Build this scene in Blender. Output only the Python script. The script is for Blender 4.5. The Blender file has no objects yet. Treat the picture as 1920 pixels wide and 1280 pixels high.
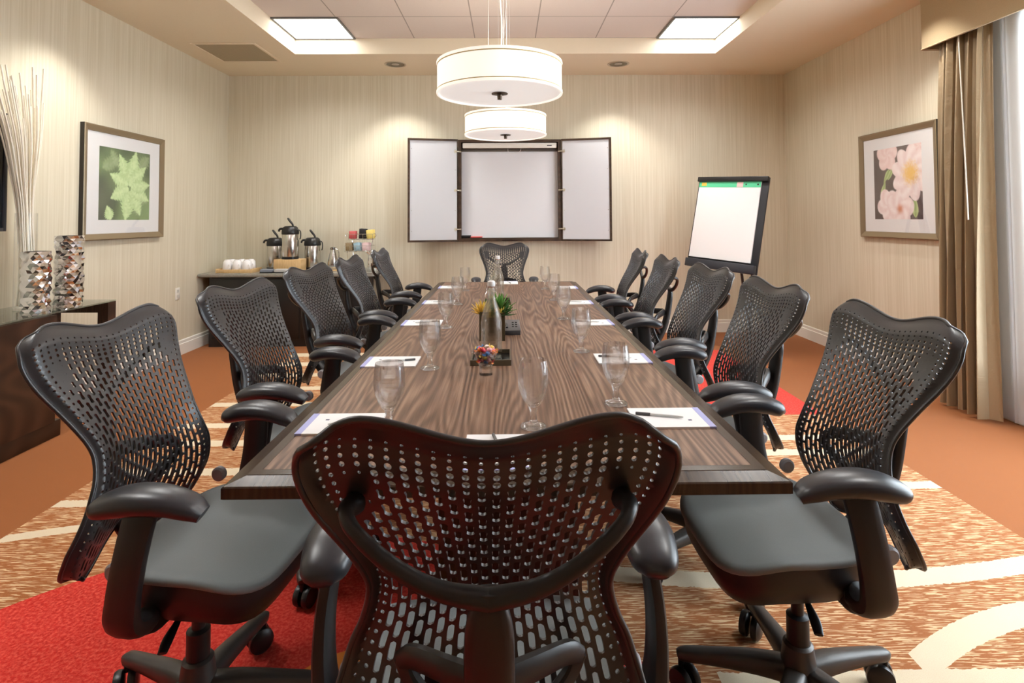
import bpy, bmesh, math, random
from mathutils import Vector, Matrix
random.seed(7)
PI = math.pi
scn = bpy.context.scene
COL = scn.collection

# ------------------------------------------------------------------ camera
F, CX, CY, PITCH, YAW, ROLL, CAMZ = 1063.38, 961.63, 374.07, -.0329, -.0105, -.0051, 1.3141
def _rot():
    c, s = math.cos, math.sin
    rx = Matrix(((1, 0, 0), (0, c(PITCH), -s(PITCH)), (0, s(PITCH), c(PITCH))))
    ry = Matrix(((c(YAW), 0, s(YAW)), (0, 1, 0), (-s(YAW), 0, c(YAW))))
    rz = Matrix(((c(ROLL), -s(ROLL), 0), (s(ROLL), c(ROLL), 0), (0, 0, 1)))
    return rz @ rx @ ry
RM = _rot()
def wv(r): return Vector((r[0], r[2], -r[1]))
cam = bpy.data.cameras.new('camera')
cam_o = bpy.data.objects.new('camera', cam); COL.objects.link(cam_o)
right, up, back = wv(RM[0]), -wv(RM[1]), -wv(RM[2])
M = Matrix.Identity(4)
for i in range(3):
    M[i][0], M[i][1], M[i][2] = right[i], up[i], back[i]
M[2][3] = CAMZ
cam_o.matrix_world = M
cam.sensor_width = 36; cam.lens = F * 36 / 1920
cam.shift_x = (960 - CX) / 1920; cam.shift_y = -(640 - CY) / 1920
cam.clip_start = .05
scn.camera = cam_o

# ------------------------------------------------------------------ object helpers
def link(name, bm, m, parent=None, ang=40, smooth=True, loc=None):
    me = bpy.data.meshes.new(name)
    bmesh.ops.recalc_face_normals(bm, faces=bm.faces)
    bm.to_mesh(me); bm.free()
    for x in (m if isinstance(m, (list, tuple)) else [m]): me.materials.append(x)
    if smooth:
        me.shade_smooth(); me.set_sharp_from_angle(angle=math.radians(ang))
    o = bpy.data.objects.new(name, me); COL.objects.link(o)
    if parent is not None: o.parent = parent
    if loc is not None: o.location = loc
    return o
def tag(o, label, cat, group=None):
    o['label'] = label; o['category'] = cat
    if group: o['group'] = group
    return o
def thing(name, label, cat, loc=(0, 0, 0), rz=0, group=None):
    o = bpy.data.objects.new(name, None); COL.objects.link(o)
    o.empty_display_size = .05
    o.location = loc; o.rotation_euler = (0, 0, rz)
    return tag(o, label, cat, group)
def struct(name, bm, m, **k):
    o = link(name, bm, m, **k); o['kind'] = 'structure'; return o
def dup(root, loc, rz=0, label=None, group=None):
    def cp(o, par):
        c = o.copy(); COL.objects.link(c)
        if par is not None: c.parent = par
        for ch in o.children: cp(ch, c)
        return c
    r = cp(root, None); r.location = loc; r.rotation_euler = (0, 0, rz)
    if label: r['label'] = label
    if group: r['group'] = group
    return r
NB = bmesh.new
def box(bm, x0, x1, y0, y1, z0, z1, bev=0, seg=2):
    r = bmesh.ops.create_cube(bm, size=1)
    for v in r['verts']:
        v.co = Vector(((x0 + x1) / 2 + v.co.x * (x1 - x0), (y0 + y1) / 2 + v.co.y * (y1 - y0), (z0 + z1) / 2 + v.co.z * (z1 - z0)))
    if bev:
        es = list({e for v in r['verts'] for e in v.link_edges})
        bmesh.ops.bevel(bm, geom=es, offset=bev, segments=seg, affect='EDGES', profile=.5)
    return bm
def boxo(name, m, p, *a, bev=0, **k):
    return link(name, box(NB(), *a, bev=bev), m, p, **k)
def lathe(bm, prof, seg=24, c=(0, 0, 0)):
    rings = []
    for r, z in prof:
        if r < 1e-6: rings.append([bm.verts.new((c[0], c[1], c[2] + z))])
        else: rings.append([bm.verts.new((c[0] + r * math.cos(2 * PI * i / seg), c[1] + r * math.sin(2 * PI * i / seg), c[2] + z)) for i in range(seg)])
    for a, b in zip(rings, rings[1:]):
        for i in range(seg):
            j = (i + 1) % seg
            if len(a) == 1 and len(b) == 1: continue
            if len(a) == 1: bm.faces.new((a[0], b[j], b[i]))
            elif len(b) == 1: bm.faces.new((a[i], a[j], b[0]))
            else: bm.faces.new((a[i], a[j], b[j], b[i]))
    return bm
def spline(pts, n=6):
    P = [Vector(p) for p in pts]
    Q = [P[0] * 2 - P[1]] + P + [P[-1] * 2 - P[-2]]
    out = []
    for i in range(1, len(Q) - 2):
        for k in range(n):
            t = k / n
            out.append(.5 * ((2 * Q[i]) + (Q[i + 1] - Q[i - 1]) * t + (2 * Q[i - 1] - 5 * Q[i] + 4 * Q[i + 1] - Q[i + 2]) * t * t + (3 * Q[i] - Q[i - 1] - 3 * Q[i + 1] + Q[i + 2]) * t ** 3))
    out.append(P[-1]); return out
def lerp(a, b, t): return a + (b - a) * t
def interp(tab, x):
    if x <= tab[0][0]: return tab[0][1]
    for (a, b), (c, d) in zip(tab, tab[1:]):
        if x <= c: return lerp(b, d, (x - a) / (c - a))
    return tab[-1][1]
def smint(tab, x):                       # smooth (Catmull-Rom) table lookup
    n = len(tab)
    if x <= tab[0][0]: return tab[0][1]
    if x >= tab[-1][0]: return tab[-1][1]
    for i in range(n - 1):
        if x <= tab[i + 1][0]:
            x0, y0 = tab[i]; x1, y1 = tab[i + 1]; h = x1 - x0; t = (x - x0) / h
            m0 = (y1 - tab[i - 1][1]) / (x1 - tab[i - 1][0]) if i > 0 else (y1 - y0) / h
            m1 = (tab[i + 2][1] - y0) / (tab[i + 2][0] - x0) if i < n - 2 else (y1 - y0) / h
            return (2 * t ** 3 - 3 * t * t + 1) * y0 + (t ** 3 - 2 * t * t + t) * h * m0 + (3 * t * t - 2 * t ** 3) * y1 + (t ** 3 - t * t) * h * m1
def sweep(bm, pts, rad, seg=12, upv=(0, 0, 1), ex=2.0, closed=False):
    """tube along pts; rad = r, or list (per point or resampled) of (side, up) half sizes; ex = superellipse exponent"""
    P = [Vector(p) for p in pts]; n = len(P); rings = []
    if not isinstance(rad, list): rad = [(rad, rad)]
    tabs = [[(k / max(1, len(rad) - 1), r[q]) for k, r in enumerate(rad)] for q in (0, 1)]
    U0 = Vector(upv)
    for i in range(n):
        if closed: t = P[(i + 1) % n] - P[i - 1]
        else: t = P[min(i + 1, n - 1)] - P[max(i - 1, 0)]
        t.normalize()
        s = t.cross(U0)
        if s.length < 1e-4: s = t.cross(Vector((0, 1, .01)))
        s.normalize(); u = s.cross(t).normalized()
        k = i / max(1, n - 1)
        a, b = (rad[0] if len(rad) == 1 else (smint(tabs[0], k), smint(tabs[1], k)))
        ring = []
        for j in range(seg):
            th = 2 * PI * j / seg; c, q = math.cos(th), math.sin(th)
            cc = math.copysign(abs(c) ** (2 / ex), c); qq = math.copysign(abs(q) ** (2 / ex), q)
            ring.append(bm.verts.new(P[i] + s * (a * cc) + u * (b * qq)))
        rings.append(ring)
    for i in range(n if closed else n - 1):
        A, B = rings[i], rings[(i + 1) % n]
        for j in range(seg):
            k = (j + 1) % seg
            bm.faces.new((A[j], A[k], B[k], B[j]))
    if not closed:
        bm.faces.new(rings[0][::-1]); bm.faces.new(rings[-1])
    return bm
def prism(bm, poly, fn0, fn1):
    """extrude a 2-D polygon: fn0/fn1 map (a,b) to points"""
    A = [bm.verts.new(fn0(*p)) for p in poly]; B = [bm.verts.new(fn1(*p)) for p in poly]
    bm.faces.new(A); bm.faces.new(B[::-1])
    n = len(poly)
    for i in range(n): bm.faces.new((A[i], A[(i + 1) % n], B[(i + 1) % n], B[i]))
    return bm
def grid(bm, fn, nu, nv):
    V = [[bm.verts.new(fn(i / nu, j / nv)) for j in range(nv + 1)] for i in range(nu + 1)]
    for i in range(nu):
        for j in range(nv): bm.faces.new((V[i][j], V[i + 1][j], V[i + 1][j + 1], V[i][j + 1]))
    return V

# ------------------------------------------------------------------ materials
class N:
    def __init__(s, name):
        s.m = bpy.data.materials.new(name); s.m.use_nodes = True
        s.t = s.m.node_tree; s.t.nodes.clear()
        s.out = s.t.nodes.new('ShaderNodeOutputMaterial')
    def n(s, typ, **ins):
        nd = s.t.nodes.new('ShaderNode' + typ)
        for k, v in ins.items():
            k2 = k.replace('_', ' ')
            s.put(nd.inputs[k2], v)
        return nd
    def put(s, sock, v):
        if hasattr(v, 'is_linked') or isinstance(v, bpy.types.NodeSocket): s.t.links.new(v, sock)
        else:
            if sock.type == 'RGBA' and len(v) == 3: v = (*v, 1)
            sock.default_value = v
    def math(s, op, a, b=0, c=None):
        nd = s.t.nodes.new('ShaderNodeMath'); nd.operation = op
        s.put(nd.inputs[0], a); s.put(nd.inputs[1], b)
        if c is not None: s.put(nd.inputs[2], c)
        return nd.outputs[0]
    def mix(s, f, a, b, typ='MIX'):
        nd = s.t.nodes.new('ShaderNodeMix'); nd.data_type = 'RGBA'; nd.blend_type = typ
        s.put(nd.inputs[0], f); s.put(nd.inputs[6], a); s.put(nd.inputs[7], b)
        return nd.outputs[2]
    def xyz(s, kind='Object'):
        tc = s.t.nodes.new('ShaderNodeTexCoord'); sp = s.t.nodes.new('ShaderNodeSeparateXYZ')
        s.t.links.new(tc.outputs[kind], sp.inputs[0]); return sp.outputs
    def vec(s, x, y, z=0):
        nd = s.t.nodes.new('ShaderNodeCombineXYZ')
        for i, v in enumerate((x, y, z)): s.put(nd.inputs[i], v)
        return nd.outputs[0]
    def noise(s, v, scale=1, detail=2, rough=.5, dist=0):
        nd = s.t.nodes.new('ShaderNodeTexNoise')
        if v is not None: s.put(nd.inputs['Vector'], v)
        s.put(nd.inputs['Scale'], scale); s.put(nd.inputs['Detail'], detail); s.put(nd.inputs['Roughness'], rough); s.put(nd.inputs['Distortion'], dist)
        return nd.outputs['Fac']
    def ramp(s, f, *st):
        nd = s.t.nodes.new('ShaderNodeValToRGB'); s.put(nd.inputs[0], f)
        e = nd.color_ramp.elements
        while len(e) < len(st): e.new(.5)
        for q, (p, c) in zip(e, st):
            q.position = p; q.color = (*c, 1) if len(c) == 3 else c
        return nd.outputs[0]
    def step(s, f, a, b):
        nd = s.t.nodes.new('ShaderNodeMapRange'); nd.interpolation_type = 'SMOOTHSTEP'
        s.put(nd.inputs[0], f); s.put(nd.inputs[1], a); s.put(nd.inputs[2], b)
        return nd.outputs[0]
    def bump(s, h, d=.001, st=.5):
        nd = s.n('Bump', Height=h, Distance=d, Strength=st); return nd.outputs[0]
    def bsdf(s, col, rough=.5, metal=0, spec=.5, nrm=None, **k):
        b = s.n('BsdfPrincipled'); s.put(b.inputs['Base Color'], col); s.put(b.inputs['Roughness'], rough); s.put(b.inputs['Metallic'], metal)
        s.put(b.inputs['Specular IOR Level'], spec)
        for a, v in k.items(): s.put(b.inputs[a.replace('_', ' ')], v)
        if nrm is not None: s.put(b.inputs['Normal'], nrm)
        s.t.links.new(b.outputs[0], s.out.inputs[0]); return s.m
def pm(name, col, rough=.5, metal=0, spec=.5, **k): return N(name).bsdf(col, rough, metal, spec, **k)
def emit(name, col, st):
    q = N(name); e = q.n('Emission', Color=col, Strength=st); q.t.links.new(e.outputs[0], q.out.inputs[0]); return q.m
def fuzzy(name, col, var=.25, scale=300, rough=.9, bump=.0008, spec=.2, sheen=0):
    q = N(name); x, y, z = q.xyz()
    f = q.noise(q.vec(x, y, z), scale, 3)
    c = q.mix(f, tuple(c * (1 - var) for c in col), tuple(min(1, c * (1 + var)) for c in col))
    return q.bsdf(c, rough, 0, spec, q.bump(f, bump), Sheen_Weight=sheen, Sheen_Roughness=.32)
def thin_glass(name, tint=(1, 1, 1), f0=.06, rough=.01):
    q = N(name)
    tr = q.n('BsdfTransparent', Color=(*tint, 1)); gl = q.n('BsdfGlossy', Roughness=rough)
    lw = q.n('LayerWeight', Blend=.32)
    fac = q.math('MULTIPLY_ADD', lw.outputs['Facing'], .55, f0)
    fac = q.math('MULTIPLY', fac, q.math('ADD', q.math('POWER', lw.outputs['Facing'], 2.), .25))
    mx = q.n('MixShader', Fac=fac); q.t.links.new(tr.outputs[0], mx.inputs[1]); q.t.links.new(gl.outputs[0], mx.inputs[2])
    q.t.links.new(mx.outputs[0], q.out.inputs[0]); return q.m

def wallpaper():
    q = N('wallpaper'); x, y, z = q.xyz()
    s = q.math('ADD', x, y)
    a = q.noise(q.vec(q.math('MULTIPLY', s, 210), q.math('MULTIPLY', z, 1.6)), 1, 2, .6)
    b = q.noise(q.vec(q.math('MULTIPLY', s, 60), q.math('MULTIPLY', z, .5)), 1, 2, .5)
    f = q.step(q.math('ADD', q.math('MULTIPLY', a, .55), q.math('MULTIPLY', b, .45)), .36, .64)
    c = q.mix(f, (.625, .57, .432), (.72, .672, .543))
    return q.bsdf(c, .62, 0, .3, q.bump(a, .0006, .4))
def plaster(name, col): return fuzzy(name, col, .02, 60, .8, .0002, .2)
def tiles():
    q = N('ceiling_tile'); x, y, z = q.xyz()
    def line(c, off):
        u = q.math('FRACT', q.math('ADD', q.math('DIVIDE', q.math('SUBTRACT', c, off), .61), 100.5))
        return q.math('LESS_THAN', q.math('ABSOLUTE', q.math('SUBTRACT', u, .5)), .0085)
    g = q.math('MAXIMUM', line(x, -.316), line(y, 5.669))
    f = q.noise(q.vec(x, y, z), 160, 3, .7)
    c = q.mix(f, (.62, .56, .53), (.76, .70, .675))
    c = q.mix(g, c, (.36, .33, .31))
    return q.bsdf(c, .9, 0, .1, q.bump(f, .001, .3))
def carpet():
    q = N('carpet'); x, y, z = q.xyz()
    fine = q.noise(q.vec(x, y), 420, 3, .7)
    med = q.noise(q.vec(x, y), 90, 3, .6)
    st = q.noise(q.vec(q.math('MULTIPLY', x, 15), q.math('MULTIPLY', y, 190)), 1, 2, .5, .5)
    blot = q.noise(q.vec(x, y), 5, 2)
    plain = q.mix(fine, (.20, .058, .014), (.42, .150, .047))
    streak = q.step(st, .52, .58)
    pat = q.mix(streak, q.mix(fine, (.25, .078, .020), (.45, .165, .055)), q.mix(fine, (.60, .39, .20), (.82, .59, .36)))
    cream = q.mix(fine, (.62, .50, .34), (.82, .71, .53))
    red = q.mix(q.step(med, .35, .75), (.62, .018, .014), (.86, .11, .075))
    red = q.mix(fine, q.mix(.25, red, (.2, .0, .0)), red)
    orange = q.mix(fine, (.62, .17, .02), (.86, .30, .05))
    wob = q.math('MULTIPLY', q.math('SUBTRACT', q.noise(q.vec(x, y), 60, 2), .5), .02)
    yy = q.math('ADD', y, wob); xx = q.math('ADD', x, wob)
    AND = lambda a, b: q.math('MULTIPLY', a, b)
    gt = lambda a, b: q.math('GREATER_THAN', a, b)
    lt = lambda a, b: q.math('LESS_THAN', a, b)
    bands = [(-2.2, -1.0, 2.70, 0, 0, -2, .065), (-2.2, -1.0, 2.44, .32, -.16, -2, .065), (-2.2, -.8, 3.69, .02, 0, -1.8, .085), (-2.2, -.7, 3.40, .0, 0, -1.7, .085),
             (-2.2, -.6, 3.02, 0, 0, -1.5, .085), (-2.2, -1.0, 5.58, .0, 0, -2, .16), (-2.2, -.9, 5.22, 0, 0, -1.9, .13), (-2.2, -.9, 4.86, 0, 0, -1.9, .1), (-2.2, -.9, 4.48, 0, 0, -1.9, .09), (-2.2, -.9, 4.1, 0, 0, -1.9, .085),
             (.8, 2.2, 3.41, 0, 0, 1.6, .08), (.7, 2.2, 3.20, 0, 0, 1.6, .08), (.9, 2.2, 2.80, .02, 0, 2, .075), (.2, 2.2, 2.085, .06, .12, 1.35, .092), (1.2, 2.2, 1.70, .62, -.42, 1.22, .10), (.6, 1.5, 1.64, 0, 0, 1, .075)]
    bm_ = None
    for xa, xb, y0, s, c, x0, w in bands:
        d = q.math('SUBTRACT', xx, x0)
        cv = q.math('ADD', q.math('MULTIPLY', d, s), q.math('MULTIPLY', q.math('MULTIPLY', d, d), c))
        e = q.math('ABSOLUTE', q.math('SUBTRACT', q.math('SUBTRACT', yy, y0), cv))
        k = AND(lt(e, w / 2), AND(gt(x, xa), lt(x, xb)))
        bm_ = k if bm_ is None else q.math('MAXIMUM', bm_, k)
    def circ(cx, cy, r):
        dx, dy = q.math('SUBTRACT', xx, cx), q.math('SUBTRACT', yy, cy)
        return lt(q.math('ADD', q.math('MULTIPLY', dx, dx), q.math('MULTIPLY', dy, dy)), r * r)
    c = q.mix(bm_, pat, cream)
    redm = q.math('MAXIMUM', circ(-.75, 1.15, 1.28), AND(gt(yy, 3.80), gt(x, .95)))
    c = q.mix(redm, c, red)
    c = q.mix(q.math('MAXIMUM', circ(-.42, 1.55, .24), circ(1.05, 4.2, .3)), c, orange)
    inside = AND(AND(lt(x, 2.1), gt(x, -2.1)), lt(y, 5.64))
    c = q.mix(inside, plain, c)
    c = q.mix(q.math('MULTIPLY', blot, .12), c, (.2, .09, .03))
    return q.bsdf(c, .95, 0, .1, q.bump(fine, .003, .6), Sheen_Weight=.1)
def walnut(name, lo, mid, hi, along='y', rough=.34, sx=1.0, spec=.4):
    q = N(name); x, y, z = q.xyz()
    a, l = (x, y) if along == 'y' else (y, x)
    big = q.noise(q.vec(q.math('MULTIPLY', a, 3.4 * sx), q.math('MULTIPLY', l, .36), z), 1, 2, .5)
    rings = q.math('ADD', q.math('MULTIPLY', a, 190 * sx), q.math('MULTIPLY', big, 215))
    warp = q.noise(q.vec(q.math('MULTIPLY', a, 30), q.math('MULTIPLY', l, 1.6)), 1, 3)
    w = q.math('SINE', q.math('ADD', rings, q.math('MULTIPLY', warp, 6)))
    w2 = q.noise(q.vec(q.math('MULTIPLY', a, 90), q.math('MULTIPLY', l, 1.2), 3), 1, 2)
    g = q.noise(q.vec(q.math('MULTIPLY', a, 420), q.math('MULTIPLY', l, 9)), 1, 3, .6)
    f = q.math('MULTIPLY_ADD', w, .115, .5)
    f = q.math('ADD', q.math('MULTIPLY', f, .55), q.math('ADD', q.math('MULTIPLY', w2, .30), q.math('MULTIPLY', g, .15)))
    c = q.ramp(f, (.38, lo), (.50, mid), (.62, hi))
    return q.bsdf(c, q.math('MULTIPLY_ADD', g, .1, rough), 0, spec, q.bump(g, .0001, .2))
def vcol(name, rough=.35):
    q = N(name); a = q.t.nodes.new('ShaderNodeVertexColor'); a.layer_name = 'Col'
    return q.bsdf(a.outputs[0], rough, 0, .4)

m_wall = wallpaper()
m_ceil = plaster('ceiling_paint', (.78, .69, .54))
m_tile = tiles()
m_white = pm('white_trim', (.82, .80, .74), .45)
m_carpet = carpet()
m_top = walnut('walnut_veneer', (.070, .034, .020), (.170, .094, .058), (.31, .195, .130), 'y', .36, 1.0, .35)
m_edge = walnut('walnut_edge', (.030, .016, .009), (.042, .024, .013), (.056, .034, .019), 'y', .2)
m_ped = walnut('dark_wood', (.018, .008, .005), (.03, .014, .008), (.05, .024, .014), 'y', .35)
m_plas = fuzzy('graphite_plastic', (.016, .0158, .019), .10, 500, .38, .0001, .75, .12)
m_frame = fuzzy('frame_plastic', (.014, .0125, .013), .10, 400, .40, .0001, .5)
m_metal = pm('base_metal', (.060, .054, .050), .38, .3)
m_black = pm('black_plastic', (.012, .012, .013), .35)
m_pad = pm('arm_pad_skin', (.022, .023, .029), .34, 0, .6)
m_seat = fuzzy('seat_fabric', (.19, .215, .222), .12, 600, .6, .0003, .4, .2)
m_steel = pm('brushed_steel', (.62, .60, .57), .22, 1)
m_chrome = pm('chrome', (.8, .8, .8), .08, 1)
m_brass = pm('hinge_nickel', (.70, .66, .55), .3, 1)
def mixed_glass(name, fac, tint=(1, 1, 1)):
    q = N(name); tr = q.n('BsdfTransparent', Color=(*tint, 1)); gl = q.n('BsdfGlass', Color=(1, 1, 1, 1), Roughness=0.0, IOR=1.46)
    mx = q.n('MixShader', Fac=fac); q.t.links.new(tr.outputs[0], mx.inputs[1]); q.t.links.new(gl.outputs[0], mx.inputs[2])
    q.t.links.new(mx.outputs[0], q.out.inputs[0]); return q.m
m_gthin = mixed_glass('clear_glass', .40)
q = N('solid_glass'); m_gsolid = mixed_glass('solid_glass', .62)
m_bot = mixed_glass('bottle_glass', .36, (.97, .985, .975))
m_paper = pm('paper', (.84, .84, .85), .7)
m_blue = pm('blue_strip', (.40, .42, .72), .6)

# ------------------------------------------------------------------ the room
XL, XR, D, ZC, ZT, YF = -3.197, 3.2395, 6.527, 2.972, 3.132, -4.2
TL, TR, TD, TN = -2.12, 2.118, 5.669, -1.041
struct('floor', box(NB(), XL - .1, XR + .1, YF - .1, D + .1, -.08, 0), m_carpet)
struct('wall_back', box(NB(), XL - .1, XR + .1, D, D + .1, 0, ZC), m_wall)
struct('wall_front', box(NB(), XL - .1, XR + .1, YF - .1, YF, 0, ZC), m_wall)
struct('wall_left', box(NB(), XL - .1, XL, YF, D, 0, ZC), m_wall)
W0, W1, WZ0, WZ1 = .55, 3.50, .22, 2.62
bm = NB()
box(bm, XR, XR + .1, YF, W0, 0, ZC); box(bm, XR, XR + .1, W1, D, 0, ZC)
box(bm, XR, XR + .1, W0, W1, 0, WZ0); box(bm, XR, XR + .1, W0, W1, WZ1, ZC)
struct('wall_right', bm, m_wall)
bm = NB()
box(bm, XL - .1, TL, YF - .1, D + .1, ZC, ZC + .3); box(bm, TR, XR + .1, YF - .1, D + .1, ZC, ZC + .3)
box(bm, TL, TR, TD, D + .1, ZC, ZC + .3); box(bm, TL, TR, YF - .1, TN, ZC, ZC + .3)
struct('ceiling', bm, m_ceil)
struct('ceiling_tiles', box(NB(), TL, TR, TN, TD, ZT, ZT + .1), m_tile)
def baseb(name, fn, L):
    prof = [(0, 0), (.018, 0), (.018, .105), (.011, .108), (.011, .135), (.006, .142), (0, .142)]
    bm = NB(); prism(bm, prof, lambda a, b: fn(0, a, b), lambda a, b: fn(L, a, b))
    return struct(name, bm, m_white, ang=20)
baseb('baseboard_back', lambda l, a, b: (XL + l, D - a, b), XR - XL)
baseb('baseboard_left', lambda l, a, b: (XL + a, YF + l, b), D - YF)
baseb('baseboard_right', lambda l, a, b: (XR - a, W1 + l, b), D - W1)
# window behind the sheers
w = thing('window_1', 'wide window behind the sheer curtain', 'window'); w['kind'] = 'structure'; del w['category']; del w['label']
bm = NB()
for a in ((W0, W0 + .06), ((W0 + W1) / 2 - .03, (W0 + W1) / 2 + .03), (W1 - .06, W1)): box(bm, XR + .02, XR + .08, a[0], a[1], WZ0, WZ1)
box(bm, XR + .02, XR + .08, W0, W1, WZ0, WZ0 + .06); box(bm, XR + .02, XR + .08, W0, W1, WZ1 - .06, WZ1)
link('window_frame', bm, m_white, w, smooth=False)
bm = NB(); box(bm, XR + .045, XR + .051, W0 + .06, W1 - .06, WZ0 + .06, WZ1 - .06)
link('window_glass', bm, thin_glass('window_pane', (.97, 1, .99), .04), w, smooth=False)

# ------------------------------------------------------------------ ceiling fixtures
m_panel = emit('light_diffuser', (1.0, .99, .965), 6.5)
m_pfr = pm('panel_frame', (.12, .12, .12), .5)
spots = []
for k, y in enumerate((5.365, 3.535, 1.705)):
    for s in (-1, 1): spots.append((s * 1.816 + (-.001 if s < 0 else .008), y, k, s))
words = ['beyond the pendants', 'above the mid table', 'above the near table end', 'behind the camera']
lp = None
for x, y, k, s in spots:
    lab = 'square ceiling light panel on the %s of the tray, %s' % ('console side' if s < 0 else 'curtain side', words[k])
    if lp is None:
        lp = thing('ceiling_light', lab, 'ceiling light', (x, y, ZT), 0, 'ceiling light panels')
        bm = NB()
        for a in (-1, 1):
            box(bm, min(a * .283, a * .302), max(a * .283, a * .302), -.302, .302, -.014, -.001); box(bm, -.283, .283, min(a * .283, a * .302), max(a * .283, a * .302), -.014, -.001)
        link('light_frame', bm, m_pfr, lp, smooth=False)
        boxo('diffuser', m_panel, lp, -.283, .283, -.283, .283, -.009, -.004, smooth=False)
    else: dup(lp, (x, y, ZT), 0, lab)
    sl = bpy.data.lights.new('panel_light', 'SPOT'); sl.energy = 88; sl.color = (1, .985, .955); sl.spot_size = math.radians(158); sl.spot_blend = 1; sl.shadow_soft_size = .22
    so = bpy.data.objects.new('panel_light', sl); COL.objects.link(so); so.location = (x, y, ZT - .02)
# air return grille
g = thing('air_vent', 'flat tan return air grille in the ceiling near the console wall', 'vent', (-2.66, 5.605, ZC))
q = N('vent_perforated'); x, y, z = q.xyz()
f = q.math('MULTIPLY', q.math('SINE', q.math('MULTIPLY', x, 420)), q.math('SINE', q.math('MULTIPLY', y, 420)))
m_vent = q.bsdf(q.mix(q.step(f, .1, .5), (.45, .38, .26), (.20, .165, .11)), .7)
bm = NB()
for a in (-1, 1):
    box(bm, min(a * .28, a * .305), max(a * .28, a * .305), -.315, .315, -.012, 0, .003); box(bm, -.285, .285, min(a * .29, a * .315), max(a * .29, a * .315), -.012, 0, .003)
link('vent_frame', bm, m_ceil, g)
boxo('grille_panel', m_vent, g, -.283, .283, -.293, .293, -.006, -.001, smooth=False)
# recessed cans washing the walls
can = None
CANS = [(-1.19, 6.05, 'recessed downlight in the ceiling on the coffee credenza side'), (1.208, 6.05, 'recessed downlight in the ceiling on the flip chart side'),
        (-2.72, 3.95, 'recessed downlight over the framed leaf picture wall'), (-2.72, 2.2, 'recessed downlight over the console'),
        (2.74, 3.95, 'recessed downlight before the framed flower picture wall')]
for x, y, lab in CANS:
    if can is None:
        can = thing('downlight', lab, 'downlight', (x, y, ZC), 0, 'recessed downlights in the ceiling border')
        link('trim_ring', lathe(NB(), [(.096, -.001), (.116, -.001), (.116, -.006), (.104, -.008), (.096, -.004)], 36), pm('ring', (.50, .43, .33), .4), can)
        link('reflector', lathe(NB(), [(.097, -.0035), (.06, -.0025), (0, -.0025)], 36), pm('reflector', (.16, .15, .13), .25, .9), can)
        link('lamp', lathe(NB(), [(0, -.0040), (.036, -.0040), (.042, -.0028), (.042, -.002)], 28), pm('lamp_face', (.42, .40, .34), .15), can)
    else: dup(can, (x, y, ZC), 0, lab)
    cl = bpy.data.lights.new('can_light', 'SPOT'); cl.energy = 46; cl.color = (1, .965, .90); cl.spot_size = math.radians(102); cl.spot_blend = .6; cl.shadow_soft_size = .04
    co = bpy.data.objects.new('can_light', cl); COL.objects.link(co); co.location = (x, y, ZC - .02)

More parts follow.
